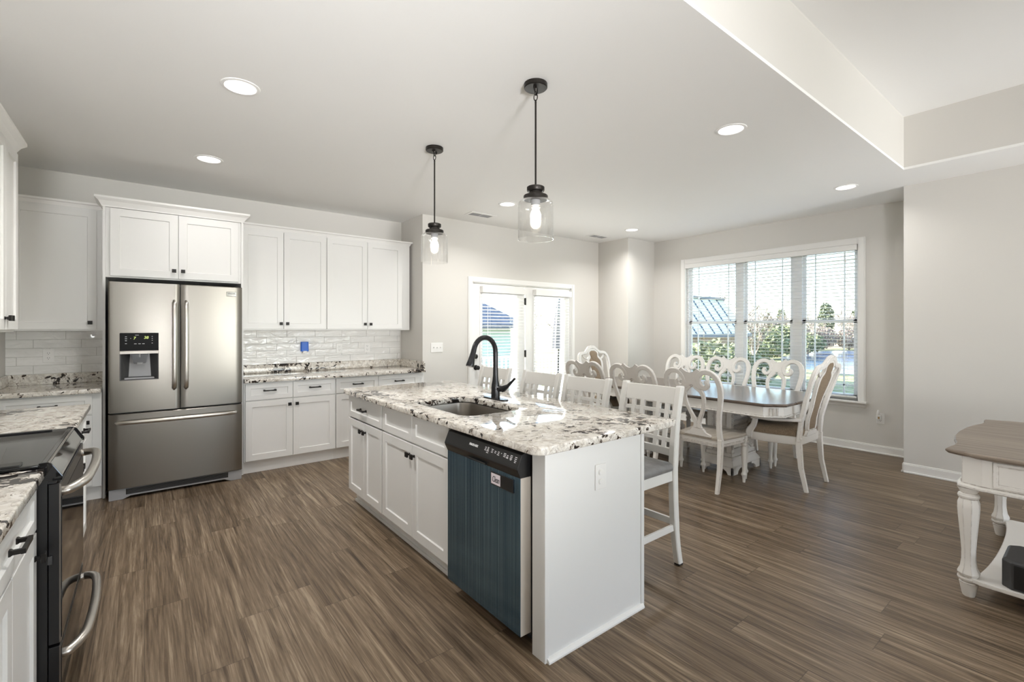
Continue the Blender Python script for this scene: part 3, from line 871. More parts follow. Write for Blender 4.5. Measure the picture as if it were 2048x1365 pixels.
b = thing('soap_dispenser', (1.44, TF, 1.13), 'bright blue dispenser with a white button stuck on the white tile', 'dispenser')
MB().loft([[(1.398 + a, TF - d, 1.135), (1.482 - a, TF - d, 1.135), (1.480 - a, TF - d * 1.0, 1.245), (1.400 + a, TF - d, 1.245)] for d, a in ((0.0, 0.0), (0.03, 0.0), (0.038, 0.008))]).build('body', 'blue_plastic', b, bevel=0.004)
MB().loft([[(1.412 + a, TF - d, 1.118), (1.468 - a, TF - d, 1.118), (1.462 - a, TF - d, 1.142), (1.418 + a, TF - d, 1.142)] for d, a in ((0.004, 0.0), (0.036, 0.0), (0.044, 0.006))]).build('push_button', 'white_plastic', b, bevel=0.004)
# ================================================================== ISLAND
IF = 1.308                                                   # carcass face, doors stand 20 mm proud of it
def island_cab(y0, y1, lab, open_top=False):
    c = thing('island_cabinet', (1.6, (y0 + y1) / 2, 0), lab, 'cabinet', 'cabinets under the island countertop')
    MB().box(IF, 1.93, y0, y1, 0.112, 0.66 if open_top else 0.876).box(IF, 1.36, y0, y1, 0.112, 0.876).box(IF + 0.065, 1.93, y0, y1, 0, 0.112).build('body', 'cabinet_paint', c)
    MB().box(IF + 0.05, IF + 0.065, y0, y1, 0, 0.11).box(IF + 0.036, IF + 0.05, y0, y1, 0, 0.02).build('toe_kick', 'trim_paint', c, bevel=0.003)
    return c
c = island_cab(3.10, 3.78, 'white island cabinet at the far end with one drawer over two doors')
d = shaker('drawer', c, '-x', IF, 3.106, 3.764, 0.70, 0.864, 0.05); pull(d, '-x', IF, 3.44, 0.785, 0.06)
d = shaker('door', c, '-x', IF, 3.437, 3.764, 0.118, 0.688, 0.055); knob(d, '-x', IF, 3.47, 0.625)
d = shaker('door', c, '-x', IF, 3.106, 3.433, 0.118, 0.688, 0.055); knob(d, '-x', IF, 3.40, 0.625)
c = island_cab(2.185, 3.098, 'white island sink cabinet with two false drawer fronts over two doors', True)
for a, b in ((2.638, 3.092), (2.195, 2.634)):
    shaker('drawer_front', c, '-x', IF, a, b, 0.70, 0.864, 0.05)
d = shaker('door', c, '-x', IF, 2.638, 3.092, 0.118, 0.688); knob(d, '-x', IF, 2.668, 0.622)
d = shaker('door', c, '-x', IF, 2.195, 2.634, 0.118, 0.688); knob(d, '-x', IF, 2.604, 0.622)
# end panel with its corner posts and floor moulding
e = thing('island_end_panel', (1.65, 1.47, 0), 'plain white end panel of the island, below the countertop corner', 'panel')
box(1.33, 1.955, 1.452, 1.512, 0, 0.877).build('panel', 'cabinet_paint', e)
box(1.31, 1.332, 1.448, 1.53, 0, 0.877).build('corner_post', 'cabinet_paint', e, bevel=0.0015)
MB().box(1.955, 1.985, 1.452, 1.53, 0, 0.877).box(1.958, 1.982, 1.447, 1.452, 0.0, 0.877).build('corner_post', 'cabinet_paint', e, bevel=0.002)
MB().prism([(0, 0), (-0.018, 0), (-0.018, 0.008), (-0.013, 0.015), (-0.006, 0.019), (0, 0.02)], lambda u, v, d: (d, 1.452 + u, v), 1.322, 1.968).build('floor_moulding', 'trim_paint', e)
bp = tag(box(1.931, 1.951, 1.531, 3.78, 0, 0.876).build('island_back_panel', 'cabinet_paint'), 'white back panel of the island facing the bar stools', 'panel')
outlet('-y', 1.452, 1.655, 0.716, 'white outlet on the end panel of the island', slots=False)
# countertop with the sink cut-out
def corner_poly(corners, k=7):
    pts = []
    for (cx, cy, r, a0) in corners:
        for j in range(k + 1):
            a = a0 + pi / 2 * j / k
            pts.append((cx + r * cos(a), cy + r * sin(a)))
    return pts
IX0, IX1, IY0, IY1 = 1.246, 2.235, 1.418, 3.805
outer = corner_poly([(IX1 - 0.03, IY0 + 0.03, 0.03, -pi / 2), (IX1 - 0.03, IY1 - 0.03, 0.03, 0), (IX0 + 0.05, IY1 - 0.05, 0.05, pi / 2), (IX0 + 0.06, IY0 + 0.06, 0.06, pi)])
hole = corner_poly([(1.72, 2.26, 0.08, -pi / 2), (1.72, 2.74, 0.08, 0), (1.47, 2.74, 0.08, pi / 2), (1.47, 2.26, 0.08, pi)])
ct = slab(MB(), outer, CZ0, CZ1, hole).build('countertop', 'granite', None, smooth=40)
tag(ct, 'polished granite island countertop with the sink cut into it', 'countertop')
# undermount sink
s = thing('sink', (1.6, 2.5, 0.70), 'stainless undermount sink set into the island countertop', 'sink')
def ring(g, z, r): return [(x, y, z) for x, y in corner_poly([(1.80 - 0.08 - g + 0.08 - r, 2.18 + g + r, r, -pi / 2), (1.80 - g - r, 2.82 - g - r, r, 0), (1.39 + g + r, 2.82 - g - r, r, pi / 2), (1.39 + g + r, 2.18 + g + r, r, pi)])]
MB().loft([ring(-0.02, 0.8775, 0.09), ring(0.006, 0.8775, 0.08), ring(0.010, 0.86, 0.08), ring(0.022, 0.72, 0.075), ring(0.05, 0.694, 0.06), ring(0.15, 0.690, 0.04), ring(0.15, 0.685, 0.04), ring(0.045, 0.688, 0.06), ring(0.016, 0.718, 0.078), ring(0.0, 0.872, 0.085), ring(-0.02, 0.872, 0.09)], cap=False).add(ring(0.15, 0.690, 0.04), [tuple(range(32))]).build('bowl', 'sink_steel', s, smooth=40)
MB().lathe([(0.0, 0.692), (0.03, 0.693), (0.043, 0.6935), (0.046, 0.691), (0.0, 0.6905)], (1.6, 2.5, 0), 28).build('drain', 'chrome', s, smooth=40)
# faucet
fx, fy_ = 1.895, 2.60
f = thing('faucet', (fx, fy_, CZ1), 'tall matte black gooseneck kitchen faucet behind the island sink', 'faucet')
pl = [(fx + (0.03 * cos(a)), fy_ + (0.095 if sin(a) > 0 else -0.095) + 0.03 * sin(a)) for a in [2 * pi * k / 40 - pi / 2 * 0 for k in range(40)]]
MB().loft([[(x, y, CZ1 + 0.0005) for x, y in pl], [(x, y, CZ1 + 0.005) for x, y in pl], [(fx + (x - fx) * 0.9, fy_ + (y - fy_) * 0.97, CZ1 + 0.009) for x, y in pl]]).build('base_plate', 'faucet_black', f, smooth=40)
MB().lathe([(0.0, 0.008), (0.030, 0.008), (0.0305, 0.02), (0.029, 0.075), (0.027, 0.10), (0.0215, 0.13), (0.0185, 0.16), (0.0172, 0.2), (0.0, 0.2)], (fx, fy_, CZ1), 32).build('body', 'faucet_black', f, smooth=50)
dx, dy = -0.985, -0.17
R = 0.103
path = [(fx, fy_, CZ1 + 0.19), (fx, fy_, 1.16), (fx, fy_, 1.22)]
for k in range(1, 15):
    a = pi * 0.93 * k / 14
    q = R * (1 - cos(a)); path.append((fx + dx * q, fy_ + dy * q, 1.235 + R * sin(a)))
MB().tube(path, [0.0172] * 3 + [0.0168] * 14, 18).build('spout', 'faucet_black', f, smooth=60)
p0, p1 = Vector(path[-1]), Vector(path[-1]) - Vector(path[-2]); p1.normalize()
MB().tube([p0 - p1 * 0.005, p0 + p1 * 0.02, p0 + p1 * 0.045, p0 + p1 * 0.075, p0 + p1 * 0.105, p0 + p1 * 0.112], [0.0175, 0.0178, 0.0195, 0.0235, 0.028, 0.0265], 22).build('spray_head', 'faucet_black', f, smooth=45)
h0 = Vector((fx, fy_, CZ1 + 0.075))
hd = Vector((0.35, -0.93, 0.0)).normalized()
MB().tube([h0 + hd * 0.015, h0 + hd * 0.045, h0 + hd * 0.055], [0.021, 0.021, 0.017], 20).build('handle_base', 'faucet_black', f, smooth=40)
l0 = h0 + hd * 0.05
MB().tube([l0 + Vector((0, 0, -0.012)), l0 + hd * 0.015 + Vector((0, 0, 0.0)), l0 + hd * 0.05 + Vector((0, 0, 0.022)), l0 + hd * 0.085 + Vector((0, 0, 0.055)), l0 + hd * 0.105 + Vector((0, 0, 0.075))], [0.016, 0.022, 0.012, 0.0085, 0.008], 14).build('lever', 'faucet_black', f, smooth=60)

# ---- dishwasher
DY0, DY1 = 1.552, 2.160
dw = thing('dishwasher', (1.5, 1.856, 0), 'black and dark blue dishwasher built into the island beside the end panel', 'dishwasher')
box(1.325, 1.925, DY0 + 0.005, DY1 - 0.005, 0.06, 0.865).build('tub', 'dark_grey_plastic', dw)
d = box(1.264, 1.322, DY0, DY1, 0.078, 0.79).build('door', 'door_edge_tan', dw, bevel=0.001)
box(1.2615, 1.2645, DY0 + 0.0005, DY1 - 0.0005, 0.079, 0.789).build('front_panel', 'dishwasher_film', d)
box(1.37, 1.40, DY0, DY1, 0.0, 0.11).build('toe_kick', 'toekick_black', dw)
prof = [(1.32, 0.864), (1.286, 0.864), (1.268, 0.857), (1.2455, 0.805), (1.2435, 0.797), (1.2475, 0.785), (1.258, 0.764), (1.2605, 0.757), (1.32, 0.757)]
cp = MB().prism(prof, lambda u, v, d: (u, d, v), DY0 - 0.003, DY1 + 0.003).build('control_panel', 'black_plastic', dw, bevel=0.002)
def dwt(yc, zc):                                             # onto the sloping face of the control panel
    sl = (1.268 - 1.2455) / (0.857 - 0.805)
    return lambda u, v, d: (1.2455 + (zc + v * 0.93 - 0.805) * sl - d - 0.0004, yc - u, zc + v * 0.93)
text_mb('FRIGIDAIRE', 0.0145, dwt(1.905, 0.833), bold=0.0004).build('brand_mark', 'mark_white', cp)
mb = MB()
rnd = random.Random(4)
for yc, rows in ((1.805, (0.842, 0.836, 0.830)), (1.785, (0.844, 0.839, 0.834, 0.829, 0.822)), (1.752, (0.842, 0.836, 0.830)), (1.727, (0.838, 0.832)), (1.703, (0.840, 0.834, 0.828)), (1.682, (0.838,)), (1.657, (0.842, 0.836, 0.830)), (1.636, (0.838, 0.832, 0.828)), (1.610, (0.843, 0.837, 0.831, 0.826)), (1.578, (0.842, 0.835, 0.828, 0.822))):
    for z in rows:
        w = rnd.uniform(0.005, 0.009) if len(rows) > 1 else 0.003
        F = dwt(yc, z)
        mb.add([F(-w, -0.0015, 0.0002), F(w, -0.0015, 0.0002), F(w, 0.0015, 0.0002), F(-w, 0.0015, 0.0002)], [(0, 1, 2, 3)])
mb.build('button_labels', 'mark_white', cp)
MB().box(1.2475, 1.262, 1.795, 1.945, 0.764, 0.768).prism([(1.2455, 0.772), (1.244, 0.768), (1.2475, 0.763), (1.256, 0.764)], lambda u, v, d: (u, d, v), 1.79, 1.95).build('latch_grip', 'toekick_black', cp)
mg = thing('dishwasher_sign', (1.2615, 1.685, 0.71), 'small black clean sign with a pale slide window stuck on the dishwasher door', 'sign')
box(1.2565, 1.2613, 1.596, 1.764, 0.682, 0.742).build('plate', 'black_plastic', mg, bevel=0.002)
box(1.2555, 1.2567, 1.688, 1.757, 0.688, 0.736).build('window_label', 'mark_paper', mg)
text_mb('Clean', 0.034, lambda u, v, d: (1.2553 - d, 1.722 - u * 0.78, 0.710 + v * 1.15), shear=0.3, spacing=0.9).build('lettering', 'mark_dark', mg)

# ================================================================== REFRIGERATOR
FX0, FX1, FM = -0.231, 0.711, 0.2415
r = thing('refrigerator', ((FX0 + FX1) / 2, 5.3, 0), 'stainless steel french-door refrigerator with a bottom freezer drawer and dispenser', 'refrigerator')
box(FX0 + 0.012, FX1 - 0.012, 5.025, 5.69, 0.02, 1.765).build('body', 'dark_grey_plastic', r)
def bowed(x0, x1, z0, z1, yb, bow=0.018, n=16, c=None, edge=0.010):
    """a slab whose front bows towards the room across the whole refrigerator width"""
    def yf(x):
        s = (2 * x - FX0 - FX1) / (FX1 - FX0)
        return 4.948 + bow * s * s - 0.006
    top, mid = [], []
    xs = [x0 + (x1 - x0) * k / n for k in range(n + 1)]
    rings = []
    for x in xs:
        e = min(x - x0, x1 - x)
        rr = 0.010 * max(0.0, 1 - e / 0.012) ** 2
        y = yf(x) + rr
        rings.append([(x, yb, z0), (x, y + 0.004, z0), (x, y, z0 + 0.004), (x, y, z1 - 0.006), (x, y + 0.006, z1), (x, yb, z1)])
    return MB().loft(rings), yf
mbd, yf = bowed(FX0, FM - 0.003, 0.712, 1.778, 5.018)
# the left door is built round the dispenser opening
U0, U1, V0, V1 = -0.160, 0.093, 0.972, 1.362
mb = MB()
def fr_piece(x0, x1, z0, z1): 
    m, _ = bowed(x0, x1, z0, z1, 5.018)
    return m
def door_piece(x0, x1, z0, z1, lo=False, hi=False, n=8):
    rings = []
    for k in range(n + 1):
        x = x0 + (x1 - x0) * k / n
        e = min(x - FX0, FM - 0.003 - x)
        y = yf(x) + 0.010 * max(0.0, 1 - e / 0.012) ** 2
        rings.append([(x, 5.018, z0), (x, y, z0), (x, y, z1), (x, 5.018, z1)])
    return mb.loft(rings)
door_piece(FX0, U0, 0.712, 1.778); door_piece(U1, FM - 0.003, 0.712, 1.778); door_piece(U0, U1, 0.712, V0); door_piece(U0, U1, V1, 1.778)
dl = mb.build('door', 'stainless', r, smooth=30)
mbd, _ = bowed(FM + 0.004, FX1, 0.712, 1.778, 5.018)
dr = mbd.build('door', 'stainless', r, smooth=30)
mbd, _ = bowed(FX0, FX1, 0.092, 0.700, 5.018, n=28)
dd = mbd.build('freezer_drawer', 'stainless', r, smooth=30)
def bar(path, w, d, parent):
    mb = MB(); P = [Vector(p) for p in path]; rings = []
    for i, p in enumerate(P):
        t = (P[min(i + 1, len(P) - 1)] - P[max(i - 1, 0)]).normalized()
        sx = Vector((0, 0, 1)).cross(Vector((0, -1, 0))) if abs(t.z) > 0.5 else Vector((0, 0, 1))
        nv = t.cross(sx).normalized()
        k = min(1.0, 0.55 + 0.45 * min(i, len(P) - 1 - i) / 2)
        rings.append([p + sx * (w / 2 * k * cos(a)) + nv * (d / 2 * sin(a)) for a in [2 * pi * j / 14 for j in range(14)]])
    return mb.loft(rings).build('handle', 'stainless_handle', parent, smooth=60)
for hx, par in ((0.199, dl), (0.282, dr)):
    pts = crom([(hx, yf(hx) + 0.002, 1.635), (hx, 4.905, 1.605), (hx, 4.888, 1.5), (hx, 4.882, 1.26), (hx, 4.888, 1.0), (hx, 4.905, 0.91), (hx, yf(hx) + 0.002, 0.880)], 4)
    bar(pts, 0.034, 0.02, par)
pts = crom([(-0.185, yf(-0.185) + 0.002, 0.632), (-0.15, 4.915, 0.633), (-0.02, 4.895, 0.634), (0.24, 4.884, 0.634), (0.50, 4.895, 0.634), (0.63, 4.915, 0.633), (0.667, yf(0.667) + 0.002, 0.632)], 4)
bar(pts, 0.032, 0.02, dd)
# dispenser
dp = MB()
yd = 4.945
dp.box(U0, U1, yd + 0.002, yd + 0.012, 1.215, V1 - 0.002)
dsp = dp.build('display_panel', 'display_black', dl, bevel=0.001)
tx = lambda xc, zc: (lambda u, v, d: (xc + u, yd + 0.0012 - d, zc + v))
text_mb('7', 0.030, tx(-0.066, 1.318), shear=0.15, bold=0.0008).build('digits', 'display_digit', dsp)
text_mb('38', 0.030, tx(0.010, 1.322), shear=0.15, bold=0.0008).build('digits', 'display_digit', dsp)
mb = MB()
for x, z, w in ((-0.120, 1.330, 0.006), (-0.120, 1.314, 0.007), (-0.120, 1.298, 0.006), (-0.120, 1.274, 0.006), (-0.060, 1.272, 0.008), (-0.033, 1.272, 0.008), (-0.008, 1.272, 0.008), (0.050, 1.332, 0.003), (0.050, 1.316, 0.003), (0.050, 1.300, 0.003), (0.050, 1.276, 0.004), (-0.050, 1.344, 0.012), (-0.090, 1.316, 0.002)):
    F = tx(x, z); mb.add([F(-w, -0.0015, 0), F(w, -0.0015, 0), F(w, 0.0015, 0), F(-w, 0.0015, 0)], [(0, 1, 2, 3)])
mb.build('button_labels', 'mark_white', dsp)
box(U0, U1, yd - 0.001, yd + 0.02, 1.188, 1.214).build('dispenser_lip', 'stainless', dl, bevel=0.002)
ry = 5.012
MB().loft([[(U0, yd, V0), (U1, yd, V0), (U1, yd, 1.19), (U0, yd, 1.19)], [(U0 + 0.008, yd + 0.002, V0 + 0.006), (U1 - 0.008, yd + 0.002, V0 + 0.006), (U1 - 0.008, yd + 0.002, 1.19), (U0 + 0.008, yd + 0.002, 1.19)],
           [(U0 + 0.055, ry, V0 + 0.025), (U1 - 0.05, ry, V0 + 0.025), (U1 - 0.06, ry, 1.19), (U0 + 0.065, ry, 1.19)]], cap=False).build('dispenser_recess', 'dark_grey_plastic', dl)
MB().add([(U0 + 0.055, ry - 0.001, V0 + 0.025), (U1 - 0.05, ry - 0.001, V0 + 0.025), (U1 - 0.06, ry - 0.001, 1.19), (U0 + 0.065, ry - 0.001, 1.19)], [(0, 1, 2, 3)]).box(U0 + 0.03, U1 - 0.03, yd + 0.012, ry, V0 + 0.006, V0 + 0.02).build('back_plate', 'grey_plastic', dl)
MB().prism([(-0.086, 1.19), (-0.074, 1.118), (-0.068, 1.110), (-0.052, 1.110), (-0.050, 1.118), (-0.012, 1.118), (-0.010, 1.110), (0.004, 1.110), (0.010, 1.118), (0.022, 1.19)], lambda u, v, d: (u, d, v), yd + 0.008, yd + 0.055).build('nozzle_housing', 'black_plastic', dl)
box(-0.050, -0.012, yd + 0.02, yd + 0.05, 1.100, 1.119).build('paddle', 'grey_plastic', dl, bevel=0.002)
MB().lathe([(0.0, 1.16), (0.005, 1.16), (0.005, 1.188), (0.0, 1.188)], (-0.032, yd + 0.006, 0), 10).build('water_spout', 'grey_plastic', dl)
box(0.583, 0.665, yf(0.62) - 0.005, yf(0.62) + 0.008, 1.690, 1.733).build('badge', 'chrome', dr, bevel=0.003)
text_mb('FRIGIDAIRE', 0.0115, lambda u, v, d: (0.624 + u, yf(0.62) - 0.0052 - d, 1.716 + v), bold=0.0003).build('lettering', 'mark_dark', dr)
# toe grille
MB().prism([(FX0 + 0.002, 0.0), (FX0 + 0.09, 0.0), (FX0 + 0.14, 0.022), (FX1 - 0.14, 0.022), (FX1 - 0.09, 0.0), (FX1 - 0.002, 0.0), (FX1 - 0.002, 0.088), (FX0 + 0.002, 0.088)], lambda u, v, d: (u, d, v), 4.975, 5.03).build('toe_grille', 'grey_plastic', r, bevel=0.003)
gm = MB().box(FX0 + 0.11, FX1 - 0.11, 4.9735, 4.976, 0.036, 0.082)
gv = gm.build('vent', 'gap_dark', r)
mb = MB()
for k in range(4): mb.box(FX0 + 0.115, FX1 - 0.115, 4.970, 4.974, 0.041 + k * 0.0105, 0.045 + k * 0.0105)
mb.build('vent_slats', 'dark_grey_plastic', gv)

# ================================================================== STOVE
SY0, SY1 = 2.292, 3.050
s = thing('stove', (-0.58, 2.67, 0), 'slide-in electric stove with a black glass top and stainless front between the two grey counters', 'stove')
box(XL + 0.01, -0.268, SY0, SY1, 0.02, 0.905).build('body', 'black_plastic', s)
slab(MB(), rrect(XL + 0.03, -0.284, SY0 - 0.006, SY1 + 0.006, 0.012), 0.9145, 0.926, None, 0.003).build('cooktop', 'black_glass', s, smooth=40)
box(XL + 0.03, -0.335, SY0 - 0.006, SY0 + 0.05, 0.926, 0.934).build('cooktop_trim', 'black_plastic', s, bevel=0.002)
box(XL + 0.03, -0.335, SY1 - 0.045, SY1 - 0.02, 0.926, 0.932).build('cooktop_trim', 'black_plastic', s, bevel=0.002)
pr = [(-0.286, 0.927), (-0.272, 0.927), (-0.262, 0.922), (-0.236, 0.876), (-0.236, 0.868), (-0.286, 0.868)]
cpn = MB().prism(pr, lambda u, v, d: (u, d, v), SY0 + 0.004, SY1 - 0.004).build('control_panel', 'black_glass', s, bevel=0.002)
MB().tube([(-0.266, SY0 + 0.006, 0.926), (-0.266, SY1 - 0.006, 0.926)], 0.0035, 8).build('chrome_strip', 'chrome', cpn)
MB().tube([(-0.236, SY0 + 0.006, 0.872), (-0.236, SY1 - 0.006, 0.872)], 0.003, 8).build('chrome_strip', 'chrome', cpn)
for yy in (SY0 - 0.001, SY1 - 0.004):
    MB().prism([(-0.29, 0.93), (-0.268, 0.931), (-0.256, 0.924), (-0.228, 0.876), (-0.230, 0.862), (-0.29, 0.862)], lambda u, v, d: (u, d, v), yy, yy + 0.006).build('end_cap', 'black_glass', s, bevel=0.002)
box(-0.268, -0.246, SY0 + 0.004, SY1 - 0.004, 0.852, 0.866).build('vent_trim', 'black_plastic', s)
dr_ = box(-0.266, -0.236, SY0 + 0.003, SY1 - 0.003, 0.285, 0.85).build('oven_door', 'black_plastic', s, bevel=0.002)
box(-0.238, -0.234, SY0 + 0.003, SY1 - 0.003, 0.287, 0.848).build('door_frame', 'stainless', dr_)
box(-0.2345, -0.2315, SY0 + 0.012, SY1 - 0.012, 0.30, 0.80).build('door_glass', 'black_glass', dr_)
dwr = box(-0.266, -0.236, SY0 + 0.003, SY1 - 0.003, 0.075, 0.275).build('drawer', 'black_plastic', s, bevel=0.002)
box(-0.238, -0.234, SY0 + 0.003, SY1 - 0.003, 0.077, 0.273).build('drawer_frame', 'stainless', dwr)
box(-0.2345, -0.232, SY0 + 0.012, SY1 - 0.012, 0.085, 0.265).build('drawer_glass', 'black_glass', dwr)
box(-0.30, -0.285, SY0 + 0.02, SY1 - 0.02, 0.0, 0.075).build('toe_kick', 'toekick_black', s)
MB().box(-0.268, -0.255, SY0 - 0.004, SY0 + 0.003, 0.57, 0.60).build('hinge_cover', 'dark_grey_plastic', s, bevel=0.002)
def stove_handle(z, par, out=0.062):
    x = -0.236
    pts = crom([(x, SY0 + 0.05, z - 0.012), (x + 0.02, SY0 + 0.052, z - 0.009), (x + out * 0.75, SY0 + 0.09, z - 0.002), (x + out, SY0 + 0.16, z), (x + out + 0.008, (SY0 + SY1) / 2, z + 0.002), (x + out, SY1 - 0.16, z), (x + out * 0.75, SY1 - 0.09, z - 0.002), (x + 0.02, SY1 - 0.052, z - 0.009), (x, SY1 - 0.05, z - 0.012)], 5)
    MB().tube(pts, 0.0165, 16).build('handle', 'stainless_handle', par, smooth=60)
stove_handle(0.822, dr_)
stove_handle(0.235, dwr)
# ================================================================== BAR STOOLS  (local frame: faces -x, origin on the floor under the seat)
GS = 'white lattice-back bar stools along the island'
def stool():
    r = thing('bar_stool', (0, 0, 0), 'white bar stool at the near end of the island, showing its grey seat and legs', 'bar stool', GS)
    prof = crom([(0.2135, 0.011), (0.185, 0.15), (0.168, 0.33), (0.160, 0.55), (0.168, 0.70), (0.192, 0.88), (0.232, 1.048)], 5)
    for s in (-1, 1):
        y = s * 0.197
        rings = []
        for x, z in prof:
            d = 0.046 if 0.25 < z < 0.75 else 0.041
            w = 0.040
            c = 0.005
            rings.append([(x - d / 2 + c, y - w / 2, z), (x + d / 2 - c, y - w / 2, z), (x + d / 2, y - w / 2 + c, z), (x + d / 2, y + w / 2 - c, z), (x + d / 2 - c, y + w / 2, z), (x - d / 2 + c, y + w / 2, z), (x - d / 2, y + w / 2 - c, z), (x - d / 2, y - w / 2 + c, z)])
        rings.append([(p[0] * 0.8 + prof[-1][0] * 0.2, p[1] * 0.85 + y * 0.15, 1.055) for p in rings[-1]])
        lg = MB().loft(rings).build('back_leg', 'stool_paint', r)
        MB().box(0.197, 0.233, y - 0.017, y + 0.017, 0.0, 0.012).build('foot_pad', 'toekick_black', lg)
    for s in (-1, 1):
        y = s * 0.197
        MB().loft([[(-0.19 - a, y - a, z), (-0.19 + a, y - a, z), (-0.19 + a, y + a, z), (-0.19 - a, y + a, z)] for a, z in ((0.016, 0.006), (0.021, 0.3), (0.021, 0.57))]).box(-0.205, -0.175, y - 0.014, y + 0.014, 0, 0.008).build('front_leg', 'stool_paint', r, bevel=0.003)
    def bent(z0, z1, d0, sag, name):
        rings = []
        for k in range(13):
            y = -0.18 + 0.36 * k / 12
            q = sag * (1 - (y / 0.18) ** 2)
            def X(z): return 0.168 + max(0, (z - 0.70)) * 0.175 + q
            rings.append([(X(z0) - d0, y, z0), (X(z0) + d0, y, z0), (X(z1) + d0, y, z1 + q * 0.0), (X(z1) - d0, y, z1)])
        return MB().loft(rings).build(name, 'stool_paint', r, bevel=0.003, smooth=40)
    bent(0.945, 1.043, 0.011, 0.018, 'top_rail')
    bent(0.645, 0.69, 0.011, 0.012, 'lower_rail')
    mb = MB()
    def X(z, y): return 0.168 + max(0, (z - 0.70)) * 0.175 + 0.014 * (1 - (y / 0.18) ** 2)
    for y in (-0.122, -0.058, 0.058, 0.122):
        mb.loft([[(X(z, y) - 0.008, y - 0.014, z), (X(z, y) + 0.008, y - 0.014, z), (X(z, y) + 0.008, y + 0.014, z), (X(z, y) - 0.008, y + 0.014, z)] for z in (0.685, 0.82, 0.95)])
    for z in (0.735, 0.895):
        mb.loft([[(X(z, y) - 0.006, y, z - 0.012), (X(z, y) + 0.006, y, z - 0.012), (X(z, y) + 0.006, y, z + 0.012), (X(z, y) - 0.006, y, z + 0.012)] for y in [-0.178 + 0.356 * k / 8 for k in range(9)]])
    mb.build('back_lattice', 'stool_paint', r, bevel=0.0015)
    MB().box(-0.20, 0.165, -0.206, -0.186, 0.51, 0.570).box(-0.20, 0.165, 0.186, 0.206, 0.51, 0.570).box(-0.202, -0.182, -0.19, 0.19, 0.51, 0.570).box(0.147, 0.165, -0.19, 0.19, 0.51, 0.570).build('apron', 'stool_paint', r, bevel=0.003)
    o = rrect(-0.232, 0.155, -0.218, 0.218, 0.035)
    def sc(k, z): return [(-0.038 + (x + 0.038) * k, y * k, z) for x, y in o]
    MB().loft([sc(0.96, 0.5705), sc(0.995, 0.578), sc(1.0, 0.592), sc(0.985, 0.605), sc(0.93, 0.615), sc(0.7, 0.620), sc(0.3, 0.621)]).build('seat', 'grey_vinyl', r, smooth=60)
    MB().box(-0.185, 0.178, -0.203, -0.187, 0.212, 0.25).box(-0.185, 0.178, 0.187, 0.203, 0.212, 0.25).box(-0.2, -0.18, -0.19, 0.19, 0.175, 0.215).box(0.166, 0.182, -0.19, 0.19, 0.24, 0.28).build('stretcher', 'stool_paint', r, bevel=0.003)
    return r
st = stool()
for k, (y, lab) in enumerate(((1.775, None), (2.312, 'white bar stool second from the near end of the island'), (2.80, 'white bar stool third from the near end of the island'), (3.42, 'white bar stool at the far end of the island, behind the faucet'))):
    if k == 0: st.location = (2.278, y, 0)
    else: dup(st, (2.27, y, 0), 0, lab)

# ================================================================== DINING CHAIRS  (local frame: faces +x)
def lean(z):                                                 # x of the back at height z
    pts = [(0.0, -0.265), (0.2, -0.222), (0.42, -0.205), (0.6, -0.222), (0.8, -0.272), (1.0, -0.335), (1.2, -0.395)]
    for (a, xa), (b, xb) in zip(pts, pts[1:]):
        if z <= b: return xa + (xb - xa) * (z - a) / (b - a)
    return pts[-1][1]
BN = Vector((0.96, 0, 0.28)).normalized()
def back_ribbon(mb, yz, w, depth, k=6, dx=0.0):
    q = crom([(y, z) + ((w[i],) if isinstance(w, list) else (w,)) for i, (y, z) in enumerate(yz)], k)
    return mb.ribbon([(lean(z) + dx, y, z) for y, z, _ in q], [c for _, _, c in q], depth, BN, 0.16)
def back_plate(mb, yz, depth, dx=0.0):
    return mb.prism(yz, lambda u, v, d: (lean(v) + d + dx, u, v), -depth / 2, depth / 2)
def turned_leg(x, y, top, r):
    k = 1.0
    prof = [(0.0, 0.0), (0.011, 0.0), (0.014, 0.03), (0.0165, 0.055), (0.024, 0.068), (0.024, 0.078), (0.017, 0.092), (0.0155, 0.11), (0.0185, 0.17), (0.0225, 0.24), (0.026, 0.30), (0.0245, 0.318), (0.017, 0.33), (0.0265, 0.342), (0.0275, 0.352), (0.0265, 0.362), (0.018, 0.368), (0.024, 0.376), (0.024, 0.384)]
    mb = MB().lathe(prof, (x, y, 0), 16)
    mb.box(x - 0.023, x + 0.023, y - 0.023, y + 0.023, 0.384, top)
    return mb.build('front_leg', 'antique_white', r, smooth=30)
SEATO = [(0.235, -0.20), (0.25, -0.12), (0.255, 0.0), (0.25, 0.12), (0.235, 0.20), (0.20, 0.232), (0.12, 0.238), (0.0, 0.228), (-0.15, 0.208), (-0.20, 0.195), (-0.21, 0.12), (-0.212, 0.0), (-0.21, -0.12), (-0.20, -0.195), (-0.15, -0.208), (0.0, -0.228), (0.12, -0.238), (0.20, -0.232)]
def outline(k, z, src=SEATO, dx=0.0, kx=None):
    kx = k if kx is None else kx
    q = crom(src + [src[0]], 3)[:-1]
    return [(x * kx + dx, y * k, z) for x, y in q]
def rear_leg(r, s, y0=0.2):
    mb = MB(); rings = []
    for z in (0.0, 0.1, 0.2, 0.3, 0.4, 0.45):
        x = lean(z); y = s * (y0 + 0.005)
        d = 0.030 + 0.012 * min(z / 0.4, 1); w = 0.030 + 0.010 * min(z / 0.4, 1)
        rings.append([(x - d / 2, y - w / 2, z), (x + d / 2, y - w / 2, z), (x + d / 2, y + w / 2, z), (x - d / 2, y + w / 2, z)])
    return mb.loft(rings).build('back_leg', 'antique_white', r, bevel=0.003)
